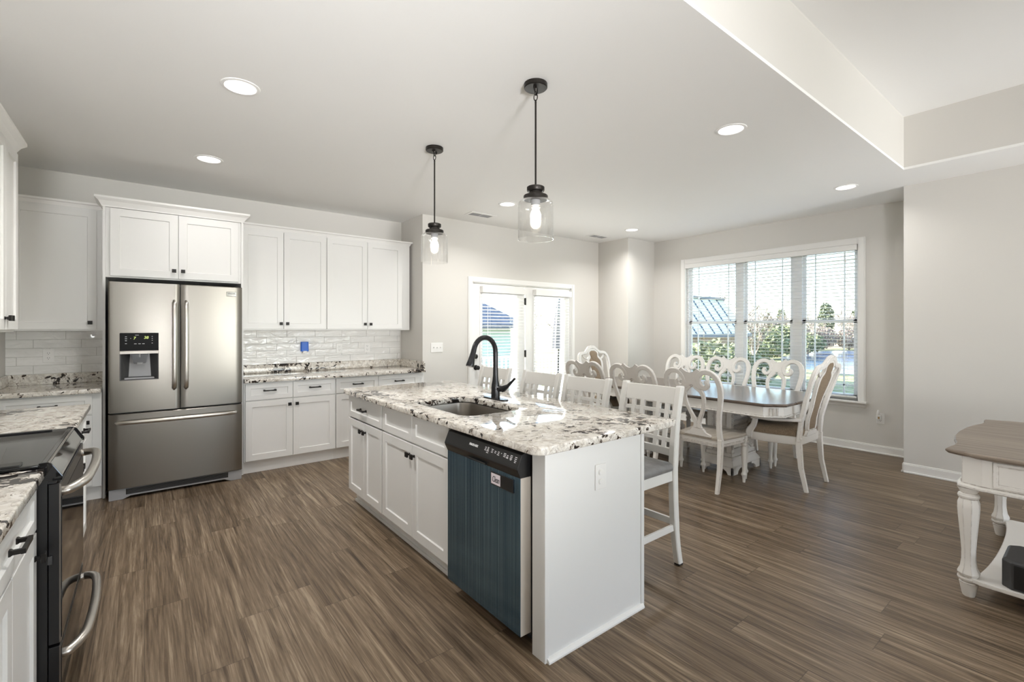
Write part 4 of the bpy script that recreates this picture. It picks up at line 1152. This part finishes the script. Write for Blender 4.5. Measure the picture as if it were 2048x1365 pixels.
def side_chair(label, group):
    r = thing('dining_chair', (0, 0, 0), label, 'dining chair', group)
    for s in (-1, 1):
        turned_leg(0.222, s * 0.197, 0.43, r)
        rear_leg(r, s)
    mb = MB().loft([outline(0.93, 0.375), outline(0.93, 0.432)])
    mb.loft([outline(0.955, 0.388), outline(0.955, 0.398)])
    mb.build('seat_rail', 'antique_white', r, bevel=0.002, smooth=35)
    mb = MB().loft([outline(0.985, 0.434), outline(1.0, 0.442), outline(1.0, 0.452), outline(0.985, 0.460), outline(0.9, 0.462), outline(0.6, 0.455, kx=0.62), outline(0.2, 0.452)])
    mb.build('seat', 'seat_wood', r, smooth=40)
    mb = MB()
    for s in (-1, 1):
        back_ribbon(mb, [(s * a, b) for a, b in ((0.205, 0.44), (0.197, 0.53), (0.203, 0.63), (0.226, 0.74), (0.247, 0.84), (0.25, 0.92), (0.232, 0.985), (0.190, 1.022), (0.140, 1.030), (0.098, 1.012), (0.072, 0.975), (0.066, 0.935), (0.082, 0.900), (0.114, 0.888), (0.140, 0.905), (0.142, 0.932), (0.124, 0.944))],
                    [0.044, 0.042, 0.041, 0.042, 0.044, 0.046, 0.046, 0.045, 0.044, 0.043, 0.040, 0.038, 0.038, 0.040, 0.040, 0.036, 0.030], 0.030, 5)
    mb.build('back_frame', 'antique_white', r, smooth=35)
    mb = MB()
    top = [(0.0, 1.016), (0.028, 1.022), (0.055, 1.040), (0.072, 1.056), (0.084, 1.044), (0.100, 1.034)]
    low = [(0.085, 0.985), (0.06, 0.945), (0.068, 0.90), (0.085, 0.872), (0.06, 0.875), (0.03, 0.895), (0.0, 0.912)]
    half = top + low
    poly = [(-a, b) for a, b in reversed(half[:-1])][:-1] + half
    poly = [(a, b) for a, b in poly]
    poly.reverse()
    back_plate(mb, poly, 0.026)
    for s in (-1, 1):
        back_ribbon(mb, [(s * a, b) for a, b in ((0.012, 0.905), (0.045, 0.880), (0.078, 0.845), (0.088, 0.795), (0.080, 0.735), (0.056, 0.665), (0.026, 0.60), (0.016, 0.56), (0.022, 0.52), (0.04, 0.475))],
                    [0.03, 0.038, 0.037, 0.034, 0.033, 0.034, 0.036, 0.036, 0.045, 0.06], 0.024, 5)
    back_plate(mb, [(-0.125, 0.455), (0.125, 0.455), (0.118, 0.472), (0.075, 0.486), (0.05, 0.52), (-0.05, 0.52), (-0.075, 0.486), (-0.118, 0.472)], 0.032)
    mb.build('back_splat', 'antique_white', r, smooth=35)
    return r
GN, GF = 'side chairs on the island side of the dining table', 'side chairs on the window side of the dining table'
ch = side_chair('scroll-back side chair nearest the camera, its wood seat in full view', GN)
ch.location = (4.06, 2.245, 0)
dup(ch, (4.05, 2.87, 0), 0, 'middle of the three scroll-back side chairs on the island side of the dining table')
dup(ch, (4.05, 3.50, 0), 0, 'farthest of the three scroll-back side chairs on the island side of the table')
dup(ch, (5.25, 2.29, 0), pi, 'scroll-back side chair in front of the dining window, nearest the upholstered armchair', GF)
dup(ch, (5.25, 2.855, 0), pi, 'middle scroll-back side chair in front of the dining window', GF)
dup(ch, (5.24, 3.42, 0), pi, 'scroll-back side chair at the left end of the dining window', GF)

def armchair(label, group):
    r = thing('armchair', (0, 0, 0), label, 'armchair', group)
    for s in (-1, 1):
        turned_leg(0.235, s * 0.262, 0.43, r)
        rear_leg(r, s, 0.225)
    so = [(x * 1.02, y * (1.24 if x > -0.1 else 1.14)) for x, y in SEATO]
    MB().loft([outline(0.97, 0.385, so), outline(0.985, 0.40, so), outline(0.985, 0.458, so)]).build('seat_rail', 'antique_white', r, bevel=0.003, smooth=35)
    MB().loft([outline(0.95, 0.458, so, kx=0.93), outline(0.97, 0.475, so, kx=0.955), outline(0.965, 0.50, so, kx=0.95), outline(0.90, 0.525, so, kx=0.88), outline(0.7, 0.542, so, kx=0.68), outline(0.35, 0.552, so, kx=0.33)]).build('seat_cushion', 'tweed', r, smooth=60)
    mb = MB()
    for s in (-1, 1):
        back_ribbon(mb, [(s * a, b) for a, b in ((0.232, 0.42), (0.226, 0.55), (0.232, 0.68), (0.252, 0.82), (0.272, 0.94), (0.268, 1.02), (0.235, 1.062), (0.185, 1.072), (0.135, 1.078), (0.095, 1.105), (0.05, 1.138), (0.0, 1.146))],
                    [0.046, 0.046, 0.046, 0.046, 0.046, 0.046, 0.044, 0.042, 0.042, 0.044, 0.046, 0.048], 0.034, 5)
    mb.build('back_frame', 'antique_white', r, smooth=35)
    sp = [(0.083, 0.485), (0.098, 0.54), (0.092, 0.62), (0.088, 0.70), (0.106, 0.79), (0.135, 0.88), (0.148, 0.95), (0.135, 0.995), (0.10, 1.02), (0.088, 1.045), (0.10, 1.08), (0.085, 1.105), (0.045, 1.125)]
    sp = crom([(a, b) for a, b in sp], 3)
    def loop(k, kz): 
        h = [(a * k, 0.80 + (b - 0.80) * kz) for a, b in sp]
        return h + [(-a, b) for a, b in reversed(h)]
    mb = MB()
    o, i = loop(1.0, 1.0), loop(0.74, 0.925)
    n = len(o); V = []
    for lp, d in ((o, -0.014), (o, 0.014), (i, 0.014), (i, -0.014)):
        V.append([(lean(v) + d, u, v) for u, v in lp])
    b = len(mb.v)
    for q in V: mb.v += q
    for a in range(4):
        for j in range(n):
            k = (j + 1) % n; c = (a + 1) % 4
            mb.f.append((b + a * n + j, b + a * n + k, b + c * n + k, b + c * n + j))
    mb.prism([(-0.12, 0.455), (0.12, 0.455), (0.11, 0.475), (0.09, 0.50), (-0.09, 0.50), (-0.11, 0.475)], lambda u, v, d: (lean(v) + d, u, v), -0.018, 0.018)
    for s in (-1, 1):
        back_ribbon(mb, [(s * 0.13, 0.99), (s * 0.165, 1.005), (s * 0.195, 1.03), (s * 0.20, 1.06)], [0.022, 0.02, 0.02, 0.022], 0.02, 4)
    mb.build('splat_frame', 'antique_white', r, smooth=35)
    i2 = loop(0.75, 0.93); i3 = loop(0.55, 0.86); i4 = loop(0.2, 0.6)
    MB().loft([[(lean(v) + d, u, v) for u, v in lp] for lp, d in ((i4, -0.020), (i3, -0.019), (i2, -0.011), (i2, 0.011), (i3, 0.022), (i4, 0.025))]).build('back_cushion', 'tweed', r, smooth=60)
    for s in (-1, 1):
        mb = MB()
        q = crom([(-0.235, s * 0.235, 0.610, 0.036), (-0.12, s * 0.265, 0.603, 0.040), (0.02, s * 0.288, 0.595, 0.042), (0.14, s * 0.292, 0.603, 0.042), (0.20, s * 0.29, 0.620, 0.036), (0.235, s * 0.288, 0.623, 0.030), (0.255, s * 0.287, 0.607, 0.028), (0.248, s * 0.287, 0.591, 0.024)], 5)
        mb.ribbon([p[:3] for p in q], [p[3] for p in q], 0.028, (0, 0, 1), 0.25)
        mb.lathe([(0.0, -0.02), (0.021, -0.02), (0.024, -0.014), (0.024, 0.014), (0.021, 0.02), (0.0, 0.02)], (0.242, s * 0.287, 0.605), 16, 'y')
        q = crom([(0.165, s * 0.288, 0.60, 0.05), (0.135, s * 0.288, 0.585, 0.044), (0.15, s * 0.288, 0.52, 0.050), (0.185, s * 0.286, 0.46, 0.060), (0.188, s * 0.284, 0.40, 0.055)], 5)
        mb.ribbon([p[:3] for p in q], [p[3] for p in q], 0.030, (0, 1, 0), 0.2)
        mb.build('armrest', 'antique_white', r, smooth=35)
    return r
ac = armchair('antique white armchair with brown tweed seat at the near end of the table', 'upholstered armchairs at the table ends')
ac.location = (4.66, 1.855, 0); ac.rotation_euler = (0, 0, pi / 2)
dup(ac, (4.70, 3.90, 0), -pi / 2, 'antique white armchair with tweed back at the far end of the table')

# ================================================================== DINING TABLE
TX, TY0, TY1 = 4.655, 1.66, 4.02
tb = thing('dining_table', (TX, (TY0 + TY1) / 2, 0), 'long antique white dining table with a dark brown wood top on carved pedestals', 'dining table')
TYC, HY = (TY0 + TY1) / 2, (TY1 - TY0) / 2
def tab(hx, hy, c, n):
    h = [(hx - c, -hy), (hx - c + n, -hy + n * 0.9), (hx - n * 0.9, -hy + c - n), (hx, -hy + c)]
    q = h + [(x, -y) for x, y in reversed(h)]
    return [(TX + x, TYC + y) for x, y in q] + [(TX - x, TYC + y) for x, y in reversed(q)]
def ringz(p, z): return [(x, y, z) for x, y in p]
MB().loft([ringz(tab(0.545, HY - 0.015, 0.125, 0.028), 0.734), ringz(tab(0.555, HY - 0.005, 0.125, 0.028), 0.738), ringz(tab(0.56, HY, 0.125, 0.028), 0.750), ringz(tab(0.556, HY - 0.004, 0.125, 0.028), 0.757), ringz(tab(0.548, HY - 0.012, 0.125, 0.028), 0.762)]).build('tabletop', 'table_wood', tb)
MB().loft([ringz(tab(0.525, HY - 0.035, 0.12, 0.02), 0.640), ringz(tab(0.525, HY - 0.035, 0.12, 0.02), 0.734)]).loft([ringz(tab(0.53, HY - 0.03, 0.12, 0.02), 0.640), ringz(tab(0.535, HY - 0.025, 0.12, 0.02), 0.646), ringz(tab(0.53, HY - 0.03, 0.12, 0.02), 0.654)]).build('apron', 'antique_white', tb)
mb = MB()
for sx in (-1, 1):
    for sy in (-1, 1):
        cx, cy = TX + sx * (0.525 - 0.057), TYC + sy * (HY - 0.035 - 0.057)
        n = Vector((sx, sy, 0)).normalized(); t = Vector((-n.y, n.x, 0))
        for k in (-1, 0, 1):
            p = Vector((cx, cy, 0)) + t * (k * 0.028) + n * 0.004
            mb.loft([[p + t * a + n * b + Vector((0, 0, z)) for a, b in ((-0.008, -0.01), (-0.008, 0.006), (0, 0.012), (0.008, 0.006), (0.008, -0.01))] for z in (0.662, 0.722)])
mb.build('corner_carving', 'antique_white', tb)
def pedestal(yc):
    mb = MB()
    def R(hx, hy, z): return [(TX - hx, yc - hy, z), (TX + hx, yc - hy, z), (TX + hx, yc + hy, z), (TX - hx, yc + hy, z)]
    mb.loft([R(0.18, 0.085, 0.17), R(0.18, 0.085, 0.60)])
    mb.loft([R(0.235, 0.13, 0.16), R(0.235, 0.13, 0.19), R(0.20, 0.105, 0.215), R(0.195, 0.10, 0.22)])
    mb.loft([R(0.285, 0.165, 0.075), R(0.285, 0.165, 0.088), R(0.245, 0.14, 0.135), R(0.245, 0.14, 0.16)])
    mb.loft([R(0.19, 0.09, 0.58), R(0.23, 0.12, 0.625), R(0.23, 0.12, 0.642)])
    for sx in (-1, 1):
        for sy in (-1, 1):
            x, y = TX + sx * 0.2, yc + sy * 0.098
            mb.box(x - 0.026, x + 0.026, y - 0.026, y + 0.026, 0.19, 0.60)
            for k in (-1, 1): mb.box(x + k * 0.012 - 0.006, x + k * 0.012 + 0.006, y - 0.030, y + 0.030, 0.23, 0.57)
            # bracket foot
            mb.prism([(0, 0), (0.10, 0), (0.115, 0.03), (0.15, 0.05), (0.19, 0.055), (0.19, 0.076), (0, 0.076)], lambda u, v, d: (TX + sx * (0.285 - u), yc + sy * (0.165 - d), v), 0.0, 0.02)
            mb.prism([(0, 0), (0.05, 0), (0.065, 0.03), (0.10, 0.05), (0.10, 0.076), (0, 0.076)], lambda u, v, d: (TX + sx * (0.285 - d), yc + sy * (0.165 - u), v), 0.0, 0.02)
    o = mb.build('pedestal', 'antique_white', tb, bevel=0.003)
    mb = MB()
    for sy in (-1, 1):
        for k in range(6):
            z = 0.25 + k * 0.052
            mb.prism([(0, 0), (0.012, 0.008), (0.012, 0.03), (0, 0.042)], lambda u, v, d: (d, yc + sy * (0.085 + u), z + v), TX - 0.165, TX + 0.165)
    for sx in (-1, 1):
        mb.box(TX + sx * 0.18, TX + sx * 0.186, yc - 0.07, yc + 0.07, 0.26, 0.55)
    mb.build('panel_moulding', 'antique_white', o)
pedestal(2.36); pedestal(3.32)
box(TX - 0.05, TX + 0.05, 2.45, 3.23, 0.17, 0.22).build('stretcher', 'antique_white', tb, bevel=0.006)

# ================================================================== CONSOLE TABLE AT THE RIGHT
cs = thing('console_table', (3.98, -0.1, 0), 'white table with a scalloped brown wood top and lower shelf at the right edge', 'table')
CX0, CX1, CY1, CY0 = 3.285, 4.665, 0.545, -0.75
end = [(3.318, 0.462), (3.325, 0.50), (3.345, 0.538), (3.40, 0.534), (3.48, 0.524), (3.56, 0.528), (3.66, 0.551), (3.80, 0.569), (3.975, 0.576), (4.15, 0.569), (4.29, 0.551), (4.39, 0.528), (4.47, 0.524), (4.55, 0.534), (4.605, 0.538), (4.625, 0.50), (4.632, 0.462)]
front = [(4.662, 0.40), (4.662, -0.60)]
pl = end + [(4.655, 0.43), (4.664, 0.36)] + [(4.664, -0.56), (4.655, -0.63)]
pl += [(x, -0.2 - y) for x, y in reversed(end)] + [(3.295, -0.63), (3.286, -0.56), (3.286, 0.36), (3.295, 0.43)]
def inset(p, d):
    cx, cy = 3.975, -0.1
    return [(cx + (x - cx) * (1 - d / 0.69), cy + (y - cy) * (1 - d / 0.66)) for x, y in p]
MB().loft([ringz(inset(pl, 0.022), 0.736), ringz(inset(pl, 0.012), 0.740), ringz(inset(pl, 0.0), 0.752), ringz(inset(pl, 0.0), 0.760), ringz(inset(pl, 0.006), 0.765)]).build('tabletop', 'console_wood', cs)
ap = [(3.345, 0.40), (3.375, 0.478), (3.45, 0.49), (4.50, 0.49), (4.575, 0.478), (4.605, 0.40), (4.605, -0.60), (4.575, -0.678), (4.45, -0.69), (3.5, -0.69), (3.375, -0.678), (3.345, -0.60)]
def apz(d, z): return [(3.975 + (x - 3.975) * (1 + d / 0.63), -0.1 + (y + 0.1) * (1 + d / 0.59), z) for x, y in ap]
MB().loft([apz(0.0, 0.588), apz(0, 0.736)]).loft([apz(-0.004, 0.566), apz(0.016, 0.574), apz(0.016, 0.582), apz(0.004, 0.592)]).build('apron', 'antique_white', cs)
d = MB().loft([[(3.345 - dd, a, z) for a, z in ((0.36 - q, 0.600 + q), (-0.56 + q, 0.600 + q), (-0.56 + q, 0.728 - q), (0.36 - q, 0.728 - q))] for dd, q in ((0.0, 0), (0.008, 0.0), (0.008, 0.014), (0.003, 0.018))]).build('drawer', 'antique_white', cs, bevel=0.0015)
for px, py in ((3.395, 0.455), (4.555, 0.455), (3.395, -0.655), (4.555, -0.655)):
    prof8 = [(0.0000, 0.0), (0.0231, 0.0), (0.0272, 0.012), (0.0367, 0.066), (0.0381, 0.072), (0.0299, 0.078), (0.0422, 0.086), (0.0449, 0.095), (0.0422, 0.104)]
    mb = MB().lathe(prof8, (px, py, 0), 24)
    mb.lathe([(0.0374, 0.104), (0.0462, 0.120), (0.0449, 0.130), (0.0354, 0.150), (0.0299, 0.19), (0.0292, 0.24), (0.0340, 0.31), (0.0415, 0.40), (0.0456, 0.46), (0.0449, 0.49), (0.0381, 0.512), (0.0326, 0.516)], (px, py, 0), 8, rot=pi / 8)
    mb.lathe([(0.0313, 0.510), (0.0408, 0.514), (0.0435, 0.524), (0.0408, 0.534), (0.0313, 0.540), (0.0381, 0.552), (0.0449, 0.566), (0.0449, 0.57)], (px, py, 0), 24)
    mb.build('leg', 'antique_white', cs, smooth=28)
sh = [(3.345, 0.40), (3.36, 0.445)]
sh += [(3.975 - 0.60 * cos(a), 0.452 - 0.055 * sin(a)) for a in [pi * k / 24 for k in range(1, 24)]]
sh += [(4.59, 0.445), (4.605, 0.40), (4.605, -0.60), (4.59, -0.645)]
sh += [(3.975 + 0.60 * cos(a), -0.652 + 0.055 * sin(a)) for a in [pi * k / 24 for k in range(1, 24)]]
sh += [(3.36, -0.645), (3.345, -0.60)]
MB().prism(list(reversed(sh)), lambda u, v, d: (u, v, d), 0.086, 0.106).build('shelf', 'antique_white', cs, bevel=0.003)
sp = thing('speaker', (3.50, 0.17, 0.106), 'black box speaker standing on the lower shelf of the white table', 'speaker')
o = [(3.365, 0.30), (3.40, 0.335), (3.62, 0.335), (3.65, 0.30), (3.65, 0.05), (3.62, 0.02), (3.40, 0.02), (3.365, 0.05)]
MB().loft([[(x, y, 0.1065) for x, y in o], [(x, y, 0.238) for x, y in o], [(3.507 + (x - 3.507) * 0.93, 0.177 + (y - 0.177) * 0.93, 0.25) for x, y in o]]).build('cabinet', 'dark_grey_plastic', sp, bevel=0.004)
box(3.361, 3.3655, 0.06, 0.29, 0.118, 0.232).build("grille", 'black_plastic', sp)
# ================================================================== OUTSIDE
def ext(name, cols, scale, rough=0.95, stretch=(1, 1, 1)):
    t = NT(name)
    g = t.noise(t.mapping(t.pos(), stretch), scale, 4, 0.6)
    t.bsdf(col=t.ramp(g, cols), rough=rough)
    M[name] = t.m
ext('grass', [(0.35, (0.10, 0.115, 0.035)), (0.65, (0.30, 0.28, 0.12))], 1.2)
ext('field', [(0.35, (0.22, 0.15, 0.09)), (0.65, (0.36, 0.27, 0.17))], 0.3)
ext('bark', [(0.3, (0.18, 0.145, 0.12)), (0.7, (0.34, 0.29, 0.25))], 6)
ext('needles', [(0.3, (0.05, 0.07, 0.04)), (0.7, (0.15, 0.17, 0.10))], 4)
ext('leaves', [(0.3, (0.09, 0.11, 0.05)), (0.7, (0.24, 0.26, 0.14))], 5)
ext('brick_brown', [(0.3, (0.26, 0.18, 0.13)), (0.7, (0.38, 0.28, 0.21))], 9)
ext('shingle', [(0.3, (0.10, 0.105, 0.12)), (0.7, (0.17, 0.175, 0.20))], 7)
ext('deck_wood', [(0.3, (0.58, 0.54, 0.49)), (0.7, (0.70, 0.66, 0.60))], 5, 0.8, (0.4, 6, 1))
simple('metal_roof', (0.62, 0.66, 0.57), 0.7)
simple('water', (0.10, 0.15, 0.24), 0.12)
simple('canvas', (0.10, 0.10, 0.11), 0.9)
def siding():
    t = NT('siding')
    z = t.n('SeparateXYZ', {0: t.pos()}).outputs[2]
    s = t.math('FRACT', t.math('DIVIDE', z, 0.16))
    t.bsdf(col=(0.42, 0.50, 0.44), rough=0.7, normal=t.bump(s, 0.5, 0.012))
    M['siding'] = t.m
siding()
G = -1.4
tag(box(-60, 260, -120, 260, G - 0.2, G).build('lawn', 'grass'), 'pale green lawn outside the dining window', 'lawn', kind='structure')
def toward(u, depth):
    k = (u - 1024) / 937.0
    a = radians(51.9)
    return (cos(a) * depth + sin(a) * k * depth, sin(a) * depth - cos(a) * k * depth)
w0 = [toward(1560, 44), toward(1640, 30), toward(1900, 28), toward(2100, 38), toward(1900, 55), toward(1640, 57)]
def cent(p): return [(x, y) for x, y in p]
pond = MB().prism(list(reversed(crom(w0 + [w0[0]], 5)[:-1])), lambda u, v, d: (u, v, d), G + 0.005, G + 0.02).build('pond', 'water')
tag(pond, 'blue pond beyond the lawn in the right part of the dining window', 'pond', kind='structure')
fl = [toward(1150, 68), toward(1500, 66), toward(2200, 64), toward(2200, 95), toward(1500, 105), toward(1150, 105)]
tag(MB().prism(list(reversed(fl)), lambda u, v, d: (u, v, d), G + 0.002, G + 0.015).build('field', 'field'), 'brown winter field behind the pond', 'field', kind='structure')

def bare_tree(name, seed, h, label, group, levels=5):
    rnd = random.Random(seed)
    r = thing(name, (0, 0, 0), label, 'tree', group)
    trunk, twigs = MB(), MB()
    def grow(mb, p, d, L, rad, lev):
        pts = [p]; dd = d.copy()
        for _ in range(3):
            dd = (dd + Vector((rnd.uniform(-.16, .16), rnd.uniform(-.16, .16), rnd.uniform(-.02, .14)))).normalized()
            pts.append(pts[-1] + dd * L / 3)
        e = rad * 0.62
        (trunk if lev >= levels - 1 else twigs).tube(pts, [max(q, 0.022) for q in (rad, rad * .88, rad * .75, e)], 5 if lev > 2 else 3, cap=False)
        if lev > 1:
            for k in range(rnd.choice((3, 4)) if lev > 2 else 4):
                q = pts[rnd.choice((1, 2, 3, 3))]
                ax = Vector((rnd.uniform(-1, 1), rnd.uniform(-1, 1), rnd.uniform(0.0, 0.9))).normalized()
                grow(mb, q, (dd * 0.55 + ax * 0.75).normalized(), L * rnd.uniform(.58, .78), e * rnd.uniform(.55, .8), lev - 1)
    grow(trunk, Vector((0, 0, 0)), Vector((0, 0, 1)), h * 0.33, h * 0.026, levels)
    trunk.build('trunk', 'bark', r, fix=False)
    twigs.build('branches', 'bark', r, fix=False)
    return r
def leafy(name, seed, label, cat, group, rx, rz, n, leaf, mat, conical=False):
    rnd = random.Random(seed)
    r = thing(name, (0, 0, 0), label, cat, group)
    mb = MB()
    for _ in range(n):
        while True:
            p = Vector((rnd.uniform(-1, 1), rnd.uniform(-1, 1), rnd.uniform(-1, 1)))
            if 0.35 < p.length < 1: break
        zz = (p.z + 1) / 2
        k = (1 - zz * 0.85) if conical else 1.0
        c = Vector((p.x * rx * k, p.y * rx * k, 0.15 + zz * rz))
        a = Vector((rnd.uniform(-1, 1), rnd.uniform(-1, 1), rnd.uniform(-1, 1))).normalized() * leaf
        b = Vector((rnd.uniform(-1, 1), rnd.uniform(-1, 1), rnd.uniform(-1, 1))).normalized() * leaf
        mb.add([c - a, c + b, c + a, c - b], [(0, 1, 2, 3)])
    mb.build('foliage', mat, r, fix=False)
    MB().tube([(0, 0, 0), (0, 0, rz * 0.4)], rx * 0.07, 6).build('trunk', 'bark', r)
    return r
rnd = random.Random(11)
GT = 'bare winter trees beyond the pond'
TL = 'bare winter tree in the distant tree line outside the dining window'
prot = [bare_tree('bare_tree', 3 + k, 7.5, TL, GT) for k in range(3)]
i = 0
for row, dep in enumerate((66, 73, 80, 88, 96)):
    step = 6.9 * 937 / dep
    u = 1300 + (row % 2) * step / 2
    while u < 1850:
        x, y = toward(u + rnd.uniform(-6, 6), dep + rnd.uniform(-.5, .5))
        if i < 3: o = prot[i]; o.location = (x, y, G); o.rotation_euler = (0, 0, rnd.uniform(0, 6))
        else: o = dup(prot[i % 3], (x, y, G), rnd.uniform(0, 6), TL)
        sc_ = rnd.uniform(0.78, 1.05); o.scale = (sc_, sc_, sc_)
        i += 1; u += step
big = bare_tree('bare_tree', 21, 6.2, 'big pale bare tree in the middle pane of the dining window', 'nearer bare trees', 6)
big.location = toward(1508, 30) + (G,)
o = dup(prot[1], toward(1415, 44) + (G,), 1.0, 'bare tree rising behind the green metal roof', 'nearer bare trees'); o.scale = (1.1, 1.1, 1.15)
for k, (u, lab) in enumerate(((1062, 'left one of two bare trees seen through the right patio door leaf'), (1122, 'right one of two bare trees seen through the right patio door leaf'))):
    o = dup(prot[k], toward(u, 40 + 12 * k) + (G,), 2.0 + k, lab, 'trees behind the deck'); o.scale = (0.8, 0.8, 0.8)
pine = leafy('pine_tree', 5, 'round dark pine standing out of the tree line in the right window pane', 'tree', 'pines in the tree line', 2.3, 8.6, 1500, 0.3, 'needles')
pine.location = toward(1652, 103) + (G,); pine.scale = (0.7, 0.7, 0.98)
dup(pine, toward(1563, 103) + (G,), 1.0, 'dark pine in the tree line in the middle window pane').scale = (0.5, 0.5, 0.82)
dup(pine, toward(1712, 103) + (G,), 2.0, 'dark pine in the tree line near the right edge of the window').scale = (0.55, 0.55, 0.8)
bush = leafy('shrub', 8, 'green shrub by the brown house wall in the left window pane', 'shrub', 'shrubs on the lawn', 1.5, 2.2, 1300, 0.13, 'leaves')
bush.location = toward(1425, 19) + (G,)
for u, dep, s, lab in ((1535, 42, 1.2, 'green shrub below the big bare tree, on its left'), (1560, 46, 1.5, 'green shrub below the big bare tree, on its right'), (1500, 38, 0.9, 'low green shrub under the middle window pane beside the brown house'), (1503, 22, 0.75, 'smaller green shrub at the right end of the brown house wall'), (1615, 50, 1.1, 'green shrub at the left end of the pond')):
    q = dup(bush, toward(u, dep) + (G,), dep, lab); q.scale = (s, s, s * 0.9)
ext('twigs', [(0.3, (0.20, 0.155, 0.125)), (0.7, (0.38, 0.31, 0.26))], 5)
th = leafy('shrub', 9, 'brown leafless thicket along the far bank behind the pond', 'shrub', 'brown thickets on the far bank', 3.3, 3.4, 2600, 0.16, 'twigs')
for k in range(10):
    p = toward(1335 + k * 52 + rnd.uniform(-1, 1), 61.0) + (G,)
    if k == 0: th.location = p
    else: q = dup(th, p, k * 1.3, 'brown leafless thicket along the far bank behind the pond'); q.scale = (0.47, 0.47, rnd.uniform(0.8, 1.15))
th.scale = (0.47, 0.47, 1)
# neighbour with the green metal roof
hs = thing('house', (24, 12, G), 'brown neighbouring house with a pale green standing seam metal roof in the left window pane', 'house')
EX0, EX1, EY, RY, EZ, RZ = 17.0, 25.9, 12.0, 13.3, 1.10, 2.99
box(EX0 + 0.4, EX1 - 0.5, EY + 0.3, RY + 1.0, G, EZ - 0.09).build('wall', 'brick_brown', hs)
rf = MB().add([(EX0, EY, EZ), (EX1, EY, EZ), (EX1 - 0.6, RY, RZ), (EX0, RY, RZ), (EX0, EY, EZ - 0.08), (EX1, EY, EZ - 0.08), (EX1, RY + 1.3, EZ - 0.08), (EX0, RY + 1.3, EZ - 0.08), (EX1, RY + 1.3, EZ), (EX0, RY + 1.3, EZ)],
              [(0, 1, 2, 3), (0, 4, 5, 1), (1, 5, 6, 8, 2), (3, 2, 8, 9), (4, 7, 6, 5), (0, 3, 9, 7, 4), (9, 8, 6, 7)]).build('roof', 'metal_roof', hs)
mb = MB()
x = EX0 + 0.2
while x < EX1 - 0.6:
    mb.loft([[(x - 0.03, yy, zz), (x + 0.03, yy, zz), (x + 0.03, yy, zz + 0.07), (x - 0.03, yy, zz + 0.07)] for yy, zz in ((EY, EZ), (RY, RZ))]); x += 0.82
mb.box(EX0, EX1 - 0.6, RY - 0.12, RY + 0.12, RZ - 0.03, RZ + 0.09).box(EX0, EX1, EY - 0.05, EY + 0.02, EZ - 0.14, EZ + 0.02)
mb.build('seams', 'seam_dark', rf)
# house wing with grey shingles seen through the patio door
hs = thing('house', (6, 14, G), 'pale green sided house wing with a grey shingle roof through the left patio door leaf', 'house')
box(1.5, 9.35, 12.0, 18, G, 1.62).build('wall', 'siding', hs)
a, b, c, d_ = (1.0, 11.6, 1.52), (9.75, 11.6, 1.52), (9.75, 18.4, 1.52), (1.0, 18.4, 1.52)
MB().add([a, b, c, d_, (4.4, 15, 3.9), (6.3, 15, 3.9), (1.0, 11.6, 1.40), (9.75, 11.6, 1.40), (9.75, 18.4, 1.40), (1.0, 18.4, 1.40)],
         [(0, 1, 5, 4), (1, 2, 5), (2, 3, 4, 5), (3, 0, 4), (6, 9, 8, 7), (0, 6, 7, 1), (1, 7, 8, 2), (2, 8, 9, 3), (3, 9, 6, 0)]).build('roof', 'shingle', hs)
# deck, railing and folded parasol
tag(box(2.4, 8.2, YD + 0.14, 8.6, -0.2, -0.06).build('deck', 'deck_wood'), 'sunlit wooden deck outside the patio door', 'deck', kind='structure')
rl = thing('deck_railing', (5.3, 8.5, -0.06), 'white railing along the deck outside the patio door', 'railing')
box(2.4, 8.2, 8.44, 8.55, 0.72, 0.77).build('top_rail', 'trim_paint', rl)
box(2.4, 8.2, 8.47, 8.52, 0.02, 0.07).build('bottom_rail', 'trim_paint', rl)
for k in range(5):
    x = 2.45 + k * 1.42
    box(x - 0.05, x + 0.05, 8.45, 8.55, -0.06, 0.84).build('post', 'trim_paint', rl)
bal = box(2.57, 2.60, 8.48, 8.51, 0.06, 0.73).build('baluster', 'trim_paint', rl)
for k in range(1, 46):
    q = bal.copy(); COL.objects.link(q); q.parent = rl; q.location = (k * 0.122, 0, 0)
pa = thing('parasol', (7.35, 7.7, -0.06), 'folded dark parasol on the deck through the right patio door leaf', 'parasol')
MB().tube([(7.35, 7.7, -0.05), (7.42, 7.7, 2.3)], 0.02, 10).build('pole', 'black_metal', pa)
MB().lathe([(0.0, 0.0), (0.25, 0.0), (0.25, 0.05), (0.05, 0.09), (0.0, 0.09)], (7.35, 7.7, -0.06), 24).build('base', 'dark_grey_plastic', pa)
rings = []
for z, rr in ((0.95, 0.13), (1.3, 0.12), (1.7, 0.09), (2.1, 0.05), (2.25, 0.02)):
    cxx = 7.35 + (z + 0.05) * 0.03
    rings.append([(cxx + rr * (1 + 0.25 * (j % 2)) * cos(2 * pi * j / 16), 7.7 + rr * (1 + 0.25 * (j % 2)) * sin(2 * pi * j / 16), z) for j in range(16)])
MB().loft(rings).build('canopy', 'canvas', pa)
